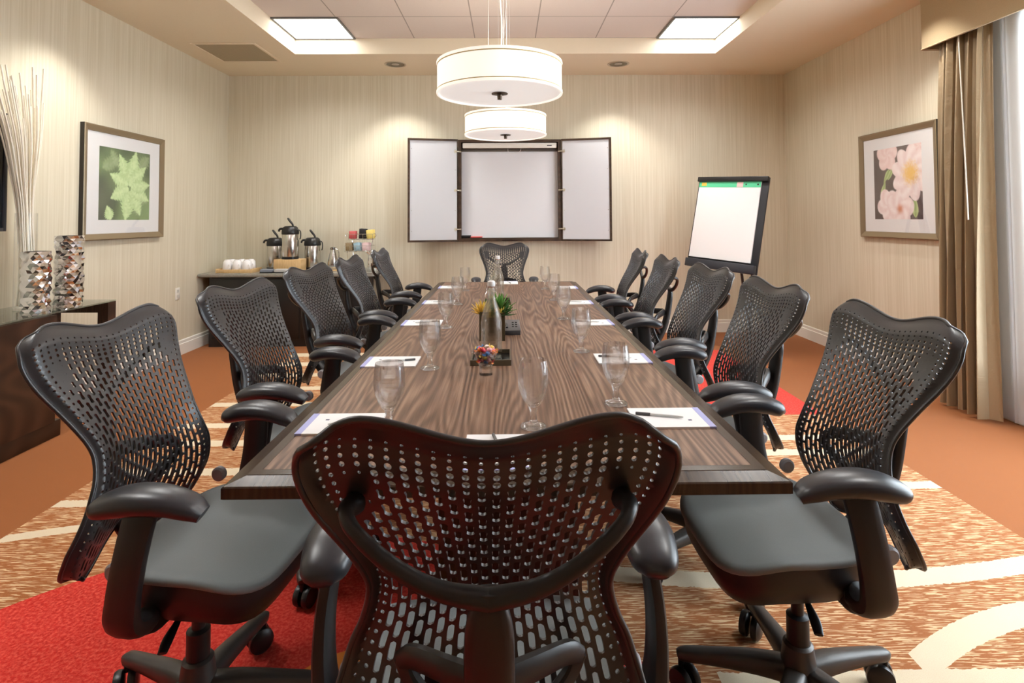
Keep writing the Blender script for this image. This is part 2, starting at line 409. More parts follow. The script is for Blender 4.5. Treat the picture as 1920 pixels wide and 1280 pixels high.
# ------------------------------------------------------------------ pendants
def shade_mat(name, col, st, base=(.82, .80, .74)):
    q = N(name); x, y, z = q.xyz()
    f = q.noise(q.vec(q.math('MULTIPLY', q.math('ADD', x, y), 260), q.math('MULTIPLY', z, 260)), 1, 2)
    c = q.mix(f, tuple(a * .94 for a in col), col)
    return q.bsdf(base, .8, 0, .2, None, Emission_Color=c, Emission_Strength=st)
m_shade = shade_mat('shade_linen', (1, .975, .88), .52)
m_diff = shade_mat('shade_diffuser', (1, .965, .95), .34)
m_band = shade_mat('shade_trim', (1, .93, .84), .50, (.85, .8, .72))
m_gold = pm('gold_piping', (.55, .43, .20), .5)
m_bronze = pm('bronze', (.10, .075, .055), .35, .8)
m_cable = pm('white_cable', (.8, .8, .8), .4)
R = .302
def pendant(loc, lab):
    p = thing('pendant_lamp', lab, 'pendant lamp', loc, 0, 'drum pendants over the table')
    h = .153
    link('shade', lathe(NB(), [(R - .004, .006), (R, .006), (R, h - .006), (R - .004, h - .006), (R - .004, .006)], 72), m_shade, p)
    for z0 in (0, h - .013):
        link('shade_trim', lathe(NB(), [(R - .006, z0), (R + .003, z0), (R + .004, z0 + .0065), (R + .003, z0 + .013), (R - .006, z0 + .013), (R - .006, z0)], 72), m_band, p)
    for z0 in (.0155, h - .0165):
        link('piping', lathe(NB(), [(R, z0 - .002), (R + .002, z0 - .0015), (R + .002, z0 + .0025), (R, z0 + .003)], 72), m_gold, p)
    link('diffuser', lathe(NB(), [(0, .012), (R - .006, .008), (R - .006, .011), (0, .015)], 72), m_diff, p)
    link('finial', lathe(NB(), [(0, -.022), (.011, -.022), (.012, -.004), (.013, 0), (.040, .004), (.040, .008), (0, .012)], 24), m_bronze, p)
    top = ZT - loc[2]
    for k in range(3):
        a = k * 2 * PI / 3 + 1.2
        bm = NB(); sweep(bm, [(.05 * math.cos(a), .05 * math.sin(a), top - .01), (.055 * math.cos(a), .055 * math.sin(a), h - .01)], .0011, 6)
        link('suspension_cable', bm, m_cable, p)
        link('shade_spoke', sweep(NB(), [(.05 * math.cos(a), .05 * math.sin(a), h - .012), ((R - .006) * math.cos(a), (R - .006) * math.sin(a), h - .012)], .003, 8), m_bronze, p)
    pts = [(.012 * math.sin(k * .9) * (1 if k < 9 else .3), .012 * math.cos(k * .7), h - .02 + (top - h + .02) * k / 10) for k in range(11)]
    link('power_cord', sweep(NB(), spline(pts, 5), .0036, 8), m_cable, p)
    link('canopy', lathe(NB(), [(0, top - .03), (.055, top - .028), (.065, top - .004), (.065, top), (0, top)], 32), m_white, p)
    for k in range(3):
        a = k * 2 * PI / 3 + .2
        ll = bpy.data.lights.new('bulb_light', 'POINT'); ll.energy = 3.5; ll.color = (1, .87, .68); ll.shadow_soft_size = .03
        lo_ = bpy.data.objects.new('bulb_light', ll); COL.objects.link(lo_); lo_.parent = p; lo_.location = (.16 * math.cos(a), .16 * math.sin(a), h * .5)
    return p
p1 = pendant((-.033, 2.745, 1.914), 'large white drum pendant hanging nearer the camera over the table')
dup(p1, (-.008, 4.225, 1.93), 0, 'white drum pendant hanging farther off, just in front of the whiteboard cabinet')

# ------------------------------------------------------------------ conference table
TZ = .74
TX, TY0, TY1 = .628, 1.265, 5.206
t = thing('conference_table', 'long walnut conference table with dark chamfered edge in the middle of the room', 'table', (0, 3.2355, 0))
hy = (TY1 - TY0) / 2; IN = .064
boxo('table_top', m_top, t, -TX + IN, TX - IN, -hy + IN, hy - IN, .705, TZ, smooth=False)
bm = NB()
def ring(i, z): return [bm.verts.new(p) for p in ((-TX + i, -hy + i, z), (TX - i, -hy + i, z), (TX - i, hy - i, z), (-TX + i, hy - i, z))]
rs = [ring(IN + .0005, TZ - .002), ring(IN + .001, TZ), ring(.040, TZ), ring(.038, TZ - .0015), ring(.003, TZ - .010), ring(0, TZ - .013), ring(0, .704), ring(.004, .701), ring(.2, .701)]
for a, b in zip(rs, rs[1:]):
    for i in range(4): bm.faces.new((a[i], a[(i + 1) % 4], b[(i + 1) % 4], b[i]))
link('edge_band', bm, m_edge, t, smooth=False)
for y in (-1.15, 1.15):
    boxo('pedestal', m_ped, t, -.22, .22, y - .28, y + .28, .03, .704, bev=.01)
    boxo('plinth', m_ped, t, -.25, .25, y - .31, y + .31, 0, .03, bev=.005)
boxo('modesty_beam', m_ped, t, -.03, .03, -.88, .88, .45, .70)

# ------------------------------------------------------------------ office chair
ZB0, ZH = .465, .585
HW = [(.465, .172), (.474, .196), (.487, .213), (.505, .225), (.53, .232), (.56, .236), (.60, .228), (.635, .218), (.671, .207), (.703, .193), (.747, .181), (.779, .179), (.822, .189), (.876, .207), (.933, .230), (.975, .243), (1.0, .247), (1.02, .245), (1.035, .238), (1.045, .228), (1.05, .217)]
YD = [(.465, -.238), (.50, -.214), (.55, -.188), (.60, -.168), (.65, -.158), (.70, -.160), (.75, -.172), (.80, -.192), (.85, -.216), (.90, -.240), (.95, -.260), (1.0, -.274), (1.03, -.282), (1.05, -.293)]
def sstep(a, b, x):
    x = max(0, min(1, (x - a) / (b - a))); return x * x * (3 - 2 * x)
def BS(u, tt):
    zn = ZB0 + ZH * tt; a = abs(u)
    top = 1.036 + (.030 * sstep(0, .74, a) if a < .74 else .030 - .026 * ((a - .74) / .26) ** 2)
    bot = .525 - .060 * sstep(0, .8, a) + .022 * sstep(.80, 1, a)
    z = lerp(bot, top, tt)
    x = u * smint(HW, zn)
    y = smint(YD, zn) + (.012 + .022 * sstep(1.0, .75, zn) if zn > .75 else .034) * u * u
    y -= .016 * sstep(.90, 1.0, a) + .014 * sstep(.93, 1.0, tt)
    return Vector((x, y, z))
def BN(u, tt):
    e = .004
    n = (BS(min(1, u + e), tt) - BS(max(-1, u - e), tt)).cross(BS(u, min(1, tt + e)) - BS(u, max(0, tt - e)))
    return n.normalized()
def make_back():
    bm = NB(); TH = .0042; cache = {}
    def V(u, tt, side):
        k = (round(u, 5), round(tt, 5), side)
        if k not in cache:
            p = BS(u, tt)
            if side: p = p + BN(u, tt) * TH
            cache[k] = bm.verts.new(p)
        return cache[k]
    def quad(a, b, c, d):
        for s in (0, 1):
            vs = [V(*p, s) for p in (a, b, c, d)]
            if s: vs.reverse()
            try: bm.faces.new(vs)
            except ValueError: pass
    T0, T1 = .035, .957
    # half-step lines: closer together towards the top
    n2 = 36; wts = [lerp(1.25, .80, k / (n2 - 1)) for k in range(n2)]
    tl = [T0]
    for w_ in wts: tl.append(tl[-1] + w_ * (T1 - T0) / sum(wts))
    DU = [.952, .890, .825]; NI = 20
    ui = [-.825 + 1.65 * k / NI for k in range(NI + 1)]
    ANG = [225, 202, 180, 158, 135, 90, 45, 22, 0, -22, -45, -90]
    def cell(u0, u1, k0, k1, w_, l_, waist=1.0):
        ts = (tl[k0], tl[k1]); uc, tc = (u0 + u1) / 2, (ts[0] + ts[1]) / 2
        tm = tl[(k0 + k1) // 2] if (k1 - k0) % 2 == 0 else tc
        hw = smint(HW, ZB0 + ZH * tc)
        q1, q3 = lerp(ts[0], tm, .5), lerp(tm, ts[1], .5)
        outer = [(u0, ts[0]), (u0, q1), (u0, tm), (u0, q3), (u0, ts[1]), (uc, ts[1]), (u1, ts[1]), (u1, q3), (u1, tm), (u1, q1), (u1, ts[0]), (uc, ts[0])]
        inner = []
        for a in ANG:
            r = math.radians(a); cx_, sy = math.cos(r) * w_, math.sin(r) * w_
            if abs(math.cos(r)) > .99: cx_ *= waist
            sy += math.copysign(max(0, l_ - w_), sy) if abs(sy) > 1e-6 else 0
            inner.append((uc + cx_ / hw, tc + sy / ZH))
        for i in range(12):
            j = (i + 1) % 12
            quad(outer[i], outer[j], inner[j], inner[i])
            bm.faces.new((V(*inner[i], 0), V(*inner[j], 0), V(*inner[j], 1), V(*inner[i], 1)))
    def shrink(u, tt):                    # solid discs where the frame bolts on
        z = ZB0 + ZH * tt; x = abs(u) * smint(HW, z)
        d = math.hypot(x - .178, (z - .940) * .75)
        return sstep(.010, .042, d)
    NDOT = 5
    for c in range(NI):
        u0, u1 = ui[c], ui[c + 1]; uc = (u0 + u1) / 2
        k = 0; first = True
        while k < n2:
            single = k >= n2 - NDOT or (c % 2 and first) or k + 2 > n2 - NDOT
            k1 = k + 1 if single else k + 2
            tc = (tl[k] + tl[k1]) / 2; z = ZB0 + ZH * tc
            pitch = (u1 - u0) * smint(HW, z); hgt = (tl[k1] - tl[k]) * ZH
            low = sstep(.86, .74, z)
            if single:
                w_ = l_ = lerp(.0055, .0024, sstep(n2 - NDOT, n2 - 1, k)) if k >= n2 - NDOT else min(.0046, hgt * .36, pitch * .34)
                if k < n2 - NDOT - 2: l_ = max(w_, hgt * .5 - .003)
                wa = 1
            else:
                w_ = min(lerp(.0060, .0052, low), pitch * .355); l_ = hgt * .5 - lerp(.0030, .0026, low); wa = lerp(.66, 1, low)
            s = shrink(uc, tc); w_ = max(w_ * s, .0006); l_ = max(l_ * s, .0006)
            edge = sstep(.82, .66, abs(uc)) if z > .80 else 1
            w_ *= lerp(.82, 1, edge); l_ *= lerp(.85, 1, edge)
            cell(u0, u1, k, k1, w_, max(l_, w_), wa)
            k = k1; first = False
    for sgn in (-1, 1):
        for a, b, rr in ((DU[0], DU[1], .0025), (DU[1], DU[2], .0032)):
            for k in range(n2):
                if b == DU[2] and k < 2: rr2 = .0012
                else: rr2 = rr * (1 if k > 3 else .6)
                u0, u1 = (a * sgn, b * sgn) if sgn < 0 else (b, a)
                cell(u0, u1, k, k + 1, rr2, rr2)
    # solid rims
    us = [-1, -.984, -.968, -.952, -.89, -.825] + ui[1:-1] + [.825, .89, .952, .968, .984, 1]
    um = sorted(set(us + [(ui[c] + ui[c + 1]) / 2 for c in range(NI)] + [s * (DU[k] + DU[k + 1]) / 2 for k in (0, 1) for s in (-1, 1)]))
    for rows in ([0, .012, T0], [T1, .968, .978, .989, 1]):
        for a, b in zip(um, um[1:]):
            for c, d in zip(rows, rows[1:]): quad((a, c), (b, c), (b, d), (a, d))
    tq = sorted(set(tl + [lerp(a, b, .5) for a, b in zip(tl, tl[1:])]))
    for sgn in (-1, 1):
        for a, b in ((1, .984), (.984, .968), (.968, .952)):
            for c, d in zip(tq, tq[1:]): quad((sgn * a, c), (sgn * b, c), (sgn * b, d), (sgn * a, d))
    bmesh.ops.recalc_face_normals(bm, faces=bm.faces)
    # rolled bead all round the outline
    loop = [(-1 + 2 * k / 60, 1) for k in range(60)] + [(1, 1 - k / 50) for k in range(50)] + [(1 - 2 * k / 40, 0) for k in range(40)] + [(-1, k / 50) for k in range(50)]
    pts = [BS(*p) + BN(*p) * TH * .5 for p in loop]
    sweep(bm, pts, .0048, 8, (0, 1, 0), closed=True)
    return bm
def seat_mesh(a, b, cy, rows):
    bm = NB(); seg = 48; rings = []
    for s, zf in rows:
        ring_ = []
        for i in range(seg):
            th = 2 * PI * i / seg; c, q_ = math.cos(th), math.sin(th)
            x = a * s * math.copysign(abs(c) ** .58, c); y = b * s * math.copysign(abs(q_) ** .62, q_)
            x *= 1 - .06 * sstep(.05, -.25, y)
            z = zf - .040 * sstep(.05, .21, y) * (1 if s > .2 else 0) + .010 * sstep(.5, 1, abs(x) / a) * (zf > .5)
            ring_.append(bm.verts.new((x, cy + y, z)))
        rings.append(ring_)
    for A, B in zip(rings, rings[1:]):
        for i in range(seg):
            j = (i + 1) % seg; bm.faces.new((A[i], A[j], B[j], B[i]))
    bm.faces.new(rings[0]); bm.faces.new(rings[-1][::-1])
    return bm
G_CH = 'mesh-back office chairs round the table'
def make_chair():
    c = thing('office_chair', '', 'office chair', (0, 0, 0), 0, G_CH)
    bk = link('backrest', make_back(), m_plas, c, ang=50, loc=(0, .02, 0))
    # Y frame behind the back
    bm = NB()
    for s in (-1, 1):
        sweep(bm, spline([(s * .178, -.252, .938), (s * .181, -.286, .944), (s * .164, -.308, .930), (s * .118, -.316, .894), (s * .062, -.314, .862), (0, -.310, .846)], 6), [(.015, .015), (.0100, .0100), (.0098, .0098), (.011, .011), (.015, .014)], 12)
    fr = link('back_frame', bm, m_frame, c, loc=(0, .02, 0))
    bm = NB()
    sweep(bm, spline([(0, -.310, .858), (0, -.309, .81), (0, -.295, .72), (0, -.270, .62), (0, -.215, .52), (0, -.13, .452), (0, -.03, .43)], 6), [(.016, .012), (.030, .014), (.032, .016), (.033, .018), (.036, .02), (.042, .024), (.045, .025)], 16, (0, 1, 0), 3.2)
    link('spine', bm, m_frame, c, loc=(0, .02, 0))
    lb = NB()
    for s in (-1, 1):
        sweep(lb, spline([(s * .01, -.262, .708), (s * .06, -.232, .705), (s * .108, -.196, .696), (s * .130, -.176, .678)], 5), [(.011, .020), (.010, .018), (.009, .016), (.008, .012)], 10, (0, 0, 1), 3)
        sweep(lb, spline([(s * .130, -.174, .680), (s * .112, -.180, .650), (s * .06, -.208, .610), (s * .012, -.235, .575)], 5), [(.008, .011), (.009, .012), (.010, .014), (.011, .014)], 10, (0, 0, 1), 3)
    link('lumbar_support', lb, m_frame, c, loc=(0, .02, 0))
    # seat
    st = link('seat', seat_mesh(.238, .200, .075, [(.02, .519), (.4, .520), (.75, .525), (.92, .529), (.975, .529), (.997, .525), (1.0, .519), (.992, .514), (.955, .511)]), m_seat, c, ang=60)
    link('seat_shell', seat_mesh(.237, .199, .075, [(.955, .511), (.962, .492), (.935, .462), (.83, .425), (.64, .398), (.42, .385), (.1, .382)]), m_frame, st, ang=60)
    # arms
    for s in (-1, 1):
        bm = NB()
        sweep(bm, spline([(s * .272, -.005, .718), (s * .284, -.012, .67), (s * .293, -.022, .60), (s * .292, -.034, .525), (s * .280, -.042, .472), (s * .235, -.042, .445), (s * .16, -.035, .438), (s * .07, -.02, .43)], 6),
              [(.036, .013), (.036, .014), (.036, .015), (.037, .017), (.040, .020), (.040, .024), (.038, .026), (.035, .03)], 14, (s, 0, .05), 2.8)
        ar = link('armrest', bm, m_frame, c)
        pts = spline([(s * .274, -.112, .702), (s * .276, -.094, .711), (s * .277, -.05, .724), (s * .276, .00, .729), (s * .272, .05, .725), (s * .267, .092, .713), (s * .263, .120, .697)], 6)
        link('arm_pad', sweep(NB(), pts, [(.018, .009), (.036, .021), (.045, .026), (.047, .027), (.045, .026), (.040, .024), (.035, .021), (.024, .014)], 20, (0, 0, 1), 2.3), m_pad, ar, ang=60)
        bm = NB(); lathe(bm, [(0, -.012), (.016, -.011), (.021, -.006), (.021, .006), (.016, .011), (0, .012)], 20)
        bmesh.ops.rotate(bm, verts=bm.verts, matrix=Matrix.Rotation(PI / 2, 3, 'Y'), cent=(0, 0, 0)); bmesh.ops.translate(bm, verts=bm.verts, vec=(s * .235, -.10, .55))
        link('adjustment_knob', bm, pm('knob_grey', (.28, .28, .30), .4) if s < 0 else bpy.data.materials['knob_grey'], ar)
    # mechanism, column
    bm = NB(); sweep(bm, [(0, -.13, .43), (0, -.06, .425), (0, .0, .415), (0, .07, .425), (0, .13, .44)], [(.05, .022), (.075, .034), (.07, .04), (.055, .03), (.03, .015)], 16, (0, 0, 1), 3)
    mech = link('tilt_mechanism', bm, m_frame, c)
    for s in (-1, 1):
        link('lever', sweep(NB(), spline([(s * .06, .03, .41), (s * .13, .05, .40), (s * .19, .06, .385), (s * .225, .07, .375)], 4), [(.005, .005), (.005, .005), (.012, .005), (.010, .004)], 8), m_black, mech)
    link('gas_column', lathe(NB(), [(0, .40), (.016, .40), (.016, .27), (.028, .265), (.028, .17), (0, .17)], 20), m_black, c)
    bs = link('base', lathe(NB(), [(0, .195), (.030, .198), (.037, .192), (.040, .17), (.047, .12), (.050, .09), (.042, .075), (0, .072)], 24), m_metal, c)
    for k in range(5):
        a = 2 * PI * k / 5; ca, sa = math.cos(a), math.sin(a)
        bm = NB()
        pts = [(r * ca, r * sa, z) for r, z in ((.02, .120), (.10, .120), (.20, .110), (.285, .098), (.306, .092))]
        sweep(bm, spline(pts, 3), [(.030, .030), (.027, .026), (.022, .020), (.019, .016), (.012, .012)], 12, (0, 0, 1), 3)
        link('leg', bm, m_metal, bs)
        bm = NB(); R2 = .298; cw = a + .9
        lathe(bm, [(0, .085), (.008, .085), (.008, .06), (0, .06)], 10)
        for v in bm.verts: v.co += Vector((R2 * ca, R2 * sa, 0))
        wx, wy = math.cos(cw), math.sin(cw)
        for s in (-1, 1):
            b2 = NB(); lathe(b2, [(0, -.014), (.026, -.013), (.035, -.007), (.0365, .004), (.033, .012), (0, .013)], 20)
            bmesh.ops.rotate(b2, verts=b2.verts, matrix=Matrix.Rotation(PI / 2, 3, 'Y'), cent=(0, 0, 0)); bmesh.ops.rotate(b2, verts=b2.verts, matrix=Matrix.Rotation(cw, 3, 'Z'), cent=(0, 0, 0))
            bmesh.ops.translate(b2, verts=b2.verts, vec=(R2 * ca + s * .017 * wx - .014 * wy, R2 * sa + s * .017 * wy + .014 * wx, .0370))
            me = bpy.data.meshes.new('tmp'); b2.to_mesh(me); b2.free(); bm.from_mesh(me); bpy.data.meshes.remove(me)
        link('caster', bm, m_black, bs)
    return c
ch0 = make_chair()
def rz_face(dx, dy): return math.atan2(-dx, dy)      # local +Y looks along (dx, dy)
CH = [(-.030, 1.002, rz_face(-.02, 1), .35, 'office chair at the near head of the table, seen from behind'),
      (-.797, 1.50, rz_face(1, -.11), .59, 'pulled-out office chair on the console side at the near table corner, over red carpet'),
      (-.80, 2.245, rz_face(1, -.15), .5, 'second office chair from the near end on the console side of the table'),
      (-.81, 3.06, rz_face(1, -.17), .9, 'third office chair from the near end on the console side, in front of the credenza'),
      (-.785, 3.80, rz_face(1, -.06), .2, 'fourth office chair from the near end on the console side of the table'),
      (-.785, 4.72, rz_face(1, -.02), .6, 'farthest office chair on the console side, beside the steel pitcher'),
      (.762, 1.525, rz_face(-1, -.02), -.04, 'office chair at the near table corner on the curtain side, with bare seat in view'),
      (.768, 2.215, rz_face(-1, -.04), .75, 'second office chair from the near end on the curtain side of the table'),
      (.782, 2.92, rz_face(-1, -.09), .1, 'third office chair from the near end on the curtain side, below the flip chart'),
      (.758, 3.66, rz_face(-1, .0), .5, 'fourth office chair from the near end on the curtain side of the table'),
      (.768, 4.45, rz_face(-1, .04), .3, 'farthest office chair on the curtain side of the table'),
      (-.022, 5.435, rz_face(.03, -1), .2, 'office chair at the far head of the table, facing the camera under the whiteboard')]
for i, (x, y, rz, br, lab) in enumerate(CH):
    o = ch0 if i == len(CH) - 1 else dup(ch0, (x, y, 0), rz)
    o.location = (x, y, 0); o.rotation_euler = (0, 0, rz); o['label'] = lab
    for chd in o.children:
        if chd.name.startswith('base'): chd.rotation_euler = (0, 0, br)
    arms = [chd for chd in o.children if chd.name.startswith('armrest')]       # [left, right]; the arms slide on their posts
    if i == 0:
        for a_ in arms: a_.location = (0, .055, .022)
    if i == 1: arms[1].location = (0, .066, 0)
    if i in (2, 3): arms[1].location = (0, .03, 0)
    if i == 6: arms[0].location = (0, .012, .004)

# ------------------------------------------------------------------ glasses, notepads, pens
def glass_proto():
    g_ = thing('water_goblet', '', 'glass', (0, 0, 0), 0, 'footed water glasses on the table')
    link('bowl', lathe(NB(), [(.0125, .056), (.020, .062), (.030, .078), (.0385, .10), (.0425, .122), (.0425, .14), (.0405, .165), (.0380, .183), (.0370, .183), (.0393, .165), (.0412, .14), (.0412, .122), (.037, .10), (.0285, .080), (.018, .066), (0, .062)], 40), m_gthin, g_, ang=60)
    link('stem', lathe(NB(), [(0, .0575), (.0125, .0560), (.0120, .050), (.0095, .044), (.0085, .034), (.0095, .022), (.012, .0145), (0, .013)], 28), m_gsolid, g_, ang=60)
    link('foot', lathe(NB(), [(0, .0140), (.012, .0140), (.022, .009), (.034, .005), (.0355, .0025), (.034, .0), (0, .0)], 40), m_gsolid, g_, ang=60)
    return g_
GL = [(-.322, 1.56, 'footed water glass on the console side with its foot hidden by the near chair'), (.070, 1.58, 'empty footed water glass in front of the near head chair'), (.334, 1.767, 'footed water glass beside the notepad with the dark-capped pen'),
      (-.298, 2.196, 'second footed water glass along the console side, beside a notepad'), (.317, 2.455, 'second footed water glass along the curtain side, past the notepad'),
      (-.325, 3.014, 'third footed water glass along the console side, left of the planter'), (.32, 3.242, 'third footed water glass along the curtain side'),
      (-.332, 3.809, 'fourth footed water glass along the console side'), (.326, 3.976, 'fourth footed water glass along the curtain side'),
      (-.336, 4.534, 'farthest footed water glass along the console side'), (.305, 4.603, 'farthest footed water glass along the curtain side')]
g0 = glass_proto()
for i, (x, y, lab) in enumerate(GL):
    if i == 0: g0.location = (x, y, TZ + .0008); g0['label'] = lab
    else: dup(g0, (x, y, TZ + .0008), i * .4, lab)
PADH = .005
pad0 = thing('notepad', '', 'notepad', (0, 0, 0), 0, 'white notepads at the table places')
boxo('pages', m_paper, pad0, -.106, .088, -.078, .078, 0, PADH, smooth=False)
boxo('blue_edge', m_blue, pad0, .088, .106, -.078, .078, 0, PADH + .0003, smooth=False)
boxo('printed_mark', pm('ink_navy', (.03, .04, .12), .6), pad0, .045, .055, -.030, -.022, PADH, PADH + .0004, smooth=False)
pen0 = thing('pen', '', 'pen', (0, 0, 0), 0, 'ballpoint pens on the notepads')
def along_x(prof):
    bm = lathe(NB(), prof, 14); bmesh.ops.rotate(bm, verts=bm.verts, matrix=Matrix.Rotation(PI / 2, 3, 'Y'), cent=(0, 0, 0)); return bm
link('barrel', along_x([(0, -.025), (.0036, -.024), (.0038, .05), (.002, .066), (0, .068)]), pm('pen_white', (.62, .64, .64), .3), pen0)
link('grip', along_x([(0, -.066), (.0040, -.065), (.0043, -.06), (.0042, -.024), (0, -.023)]), pm('pen_grey', (.10, .10, .105), .35), pen0)
side = {-1: 'console side', 1: 'curtain side'}
PD = [(.462, 1.635, 0, 'first', 1), (.465, 2.32, 0, 'second', 1), (.465, 3.115, .03, 'third', 1), (.468, 3.86, 0, 'fourth', 1), (.468, 4.69, .02, 'fifth', 1),
      (-.462, 1.61, PI, 'first', -1), (-.465, 2.295, PI, 'second', -1), (-.468, 3.14, PI, 'third', -1), (-.47, 3.91, PI, 'fourth', -1), (-.465, 4.755, PI, 'fifth', -1)]
padn = 0
def put_pad(x, y, rz, lab, pen):
    global padn
    if padn == 0: pad0.location = (x, y, TZ); pad0.rotation_euler = (0, 0, rz); pad0['label'] = lab
    else: dup(pad0, (x, y, TZ), rz, lab)
    if pen:
        pr = rz + pen[2]; px_ = x + pen[0] * math.cos(rz) - pen[1] * math.sin(rz); py_ = y + pen[0] * math.sin(rz) + pen[1] * math.cos(rz)
        if padn == 0: pen0.location = (px_, py_, TZ + PADH + .0043); pen0.rotation_euler = (0, 0, pr); pen0['label'] = pen[3]
        else: dup(pen0, (px_, py_, TZ + PADH + .0043), pr, pen[3])
    padn += 1
for x, y, rz, o_, s in PD:
    put_pad(x, y, rz, 'white notepad with a blue edge, %s from the near end along the %s' % (o_, side[s]),
            (-.03, .004, -.28 if s > 0 else .25, 'pen on the %s notepad from the near end along the %s' % (o_, side[s])))
put_pad(-.03, 1.41, -PI / 2, 'white notepad with a blue edge in front of the near head chair', (-.03, .004, .2, 'pen on the notepad in front of the near head chair'))
put_pad(.015, 5.06, PI / 2, 'white notepad at the far head of the table, past the farther bottle', (-.02, .0, .2, 'pen on the notepad at the far head of the table'))

# ------------------------------------------------------------------ table centre
m_trayin = pm('tray_black', (.008, .008, .009), .25)
m_trayside = pm('tray_side', (.10, .075, .045), .4)
def tray(loc, w_, d_, lab):
    t_ = thing('serving_tray', lab, 'tray', loc, 0, 'black trays down the table')
    bm = NB()
    for a in (-1, 1):
        box(bm, min(a * w_, a * (w_ - .006)), max(a * w_, a * (w_ - .006)), -d_, d_, 0, .022); box(bm, -w_ + .006, w_ - .006, min(a * d_, a * (d_ - .006)), max(a * d_, a * (d_ - .006)), 0, .022)
    link('tray_rim', bm, m_trayside, t_, smooth=False)
    boxo('tray_base', m_trayin, t_, -w_ + .006, w_ - .006, -d_ + .006, d_ - .006, 0, .006, smooth=False)
    return t_
tray((-.066, 2.325, TZ), .080, .095, 'black square tray with brown sides under the nearer bottle')
tray((-.058, 3.88, TZ), .080, .095, 'black square tray under the farther bottle')
def bottle(loc, lab):
    b = thing('swing_top_bottle', lab, 'bottle', loc, 0, 'swing-top water bottles')
    prof = [(0, .004), (.036, .002), (.042, .004), (.044, .012), (.0435, .14), (.041, .165), (.033, .195), (.022, .225), (.0165, .245), (.0155, .262), (.0185, .264), (.0185, .272), (.0150, .275), (.0150, .286)]
    inner = [(max(0, r - .0022), z) for r, z in prof[::-1]]
    inner[-1] = (0, .010)
    link('bottle_body', lathe(NB(), prof + inner, 40), m_bot, b, ang=60)
    link('bottle_base', lathe(NB(), [(0, .0), (.037, .0), (.0405, .004), (.039, .009), (0, .0085)], 36), m_gsolid, b)
    link('stopper', lathe(NB(), [(0, .312), (.010, .312), (.0155, .308), (.0165, .295), (.0155, .289), (0, .288)], 24), pm('stopper_white', (.78, .76, .75), .35), b)
    link('gasket', lathe(NB(), [(0, .2885), (.0145, .2885), (.0145, .2850), (0, .2850)], 20), pm('gasket', (.35, .15, .10), .5), b)
    bm = NB()
    for s in (-1, 1):
        sweep(bm, spline([(s * .0175, 0, .268), (s * .021, .004, .28), (s * .019, .0, .30), (s * .006, 0, .304)], 4), .0011, 6)
        sweep(bm, spline([(s * .0190, 0, .268), (s * .024, -.012, .256), (s * .022, -.026, .245), (0, -.029, .240)], 4), .0011, 6)
    link('wire_bail', bm, m_chrome, b)
    return b
b1 = bottle((-.066, 2.345, TZ + .0065), 'clear swing-top water bottle on the nearer black tray behind the candy cup')
dup(b1, (-.066, 3.90, TZ + .0065), .3, 'clear swing-top water bottle farther down the table, before the far head chair')
cup = thing('candy_cup', 'small flared glass cup of wrapped candy near the middle of the table', 'glass cup', (-.081, 2.11, TZ))
link('cup_wall', lathe(NB(), [(.026, .036), (.049, .092), (.047, .092), (.0235, .038), (0, .037)], 36), m_gthin, cup, ang=60)
link('cup_base', lathe(NB(), [(0, .036), (.0255, .036), (.0225, .012), (.0245, 0), (0, 0)], 36), m_gsolid, cup)
CC = [('red', (.62, .03, .05)), ('yellow', (.85, .62, .12)), ('blue', (.03, .16, .40)), ('pink', (.85, .38, .42)), ('white', (.85, .82, .78)), ('orange', (.85, .26, .05)), ('black', (.02, .015, .02))]
cand = {}
rnd = random.Random(3)
def candy_mesh():
    bm = NB()
    sweep(bm, spline([(-.011, 0, 0), (-.008, 0, 0), (-.006, 0, 0), (0, 0, 0), (.006, 0, 0), (.008, 0, 0), (.011, 0, 0)], 2), [(.001, .001), (.0065, .0065), (.0085, .0085), (.0085, .0085), (.0065, .0065), (.001, .001)], 10)
    for s in (-1, 1):
        c_ = bm.verts.new((s * .009, 0, 0)); vs = [bm.verts.new((s * .020, .009 * math.sin(k * 1.05 - 1.57), .009 * math.cos(k * 1.9) * .5)) for k in range(4)]
        for p_, q_ in zip(vs, vs[1:]): bm.faces.new((c_, p_, q_))
    return bm
for k in range(34):
    nm, col = CC[k % 7]
    lay = k // 7; zz = (.050, .060, .070, .082, .094)[lay]; rr = (.014, .020, .026, .030, .026)[lay]
    a = k * 2.4
    if nm not in cand:
        o = link('wrapped_candy', candy_mesh(), pm('wrapper_' + nm, col, .3), None, ang=70); cand[nm] = o
    else: o = cand[nm].copy(); COL.objects.link(o)
    tag(o, '%s wrapped candy in the small glass cup' % nm, 'candy', 'wrapped candies in the glass cup')
    if nm == 'white' : pass
    o.location = (-.081 + rr * math.cos(a), 2.11 + rr * math.sin(a), TZ + zz)
    o.rotation_euler = (rnd.uniform(-.6, .6), rnd.uniform(-.7, .7), rnd.uniform(0, 6.28))
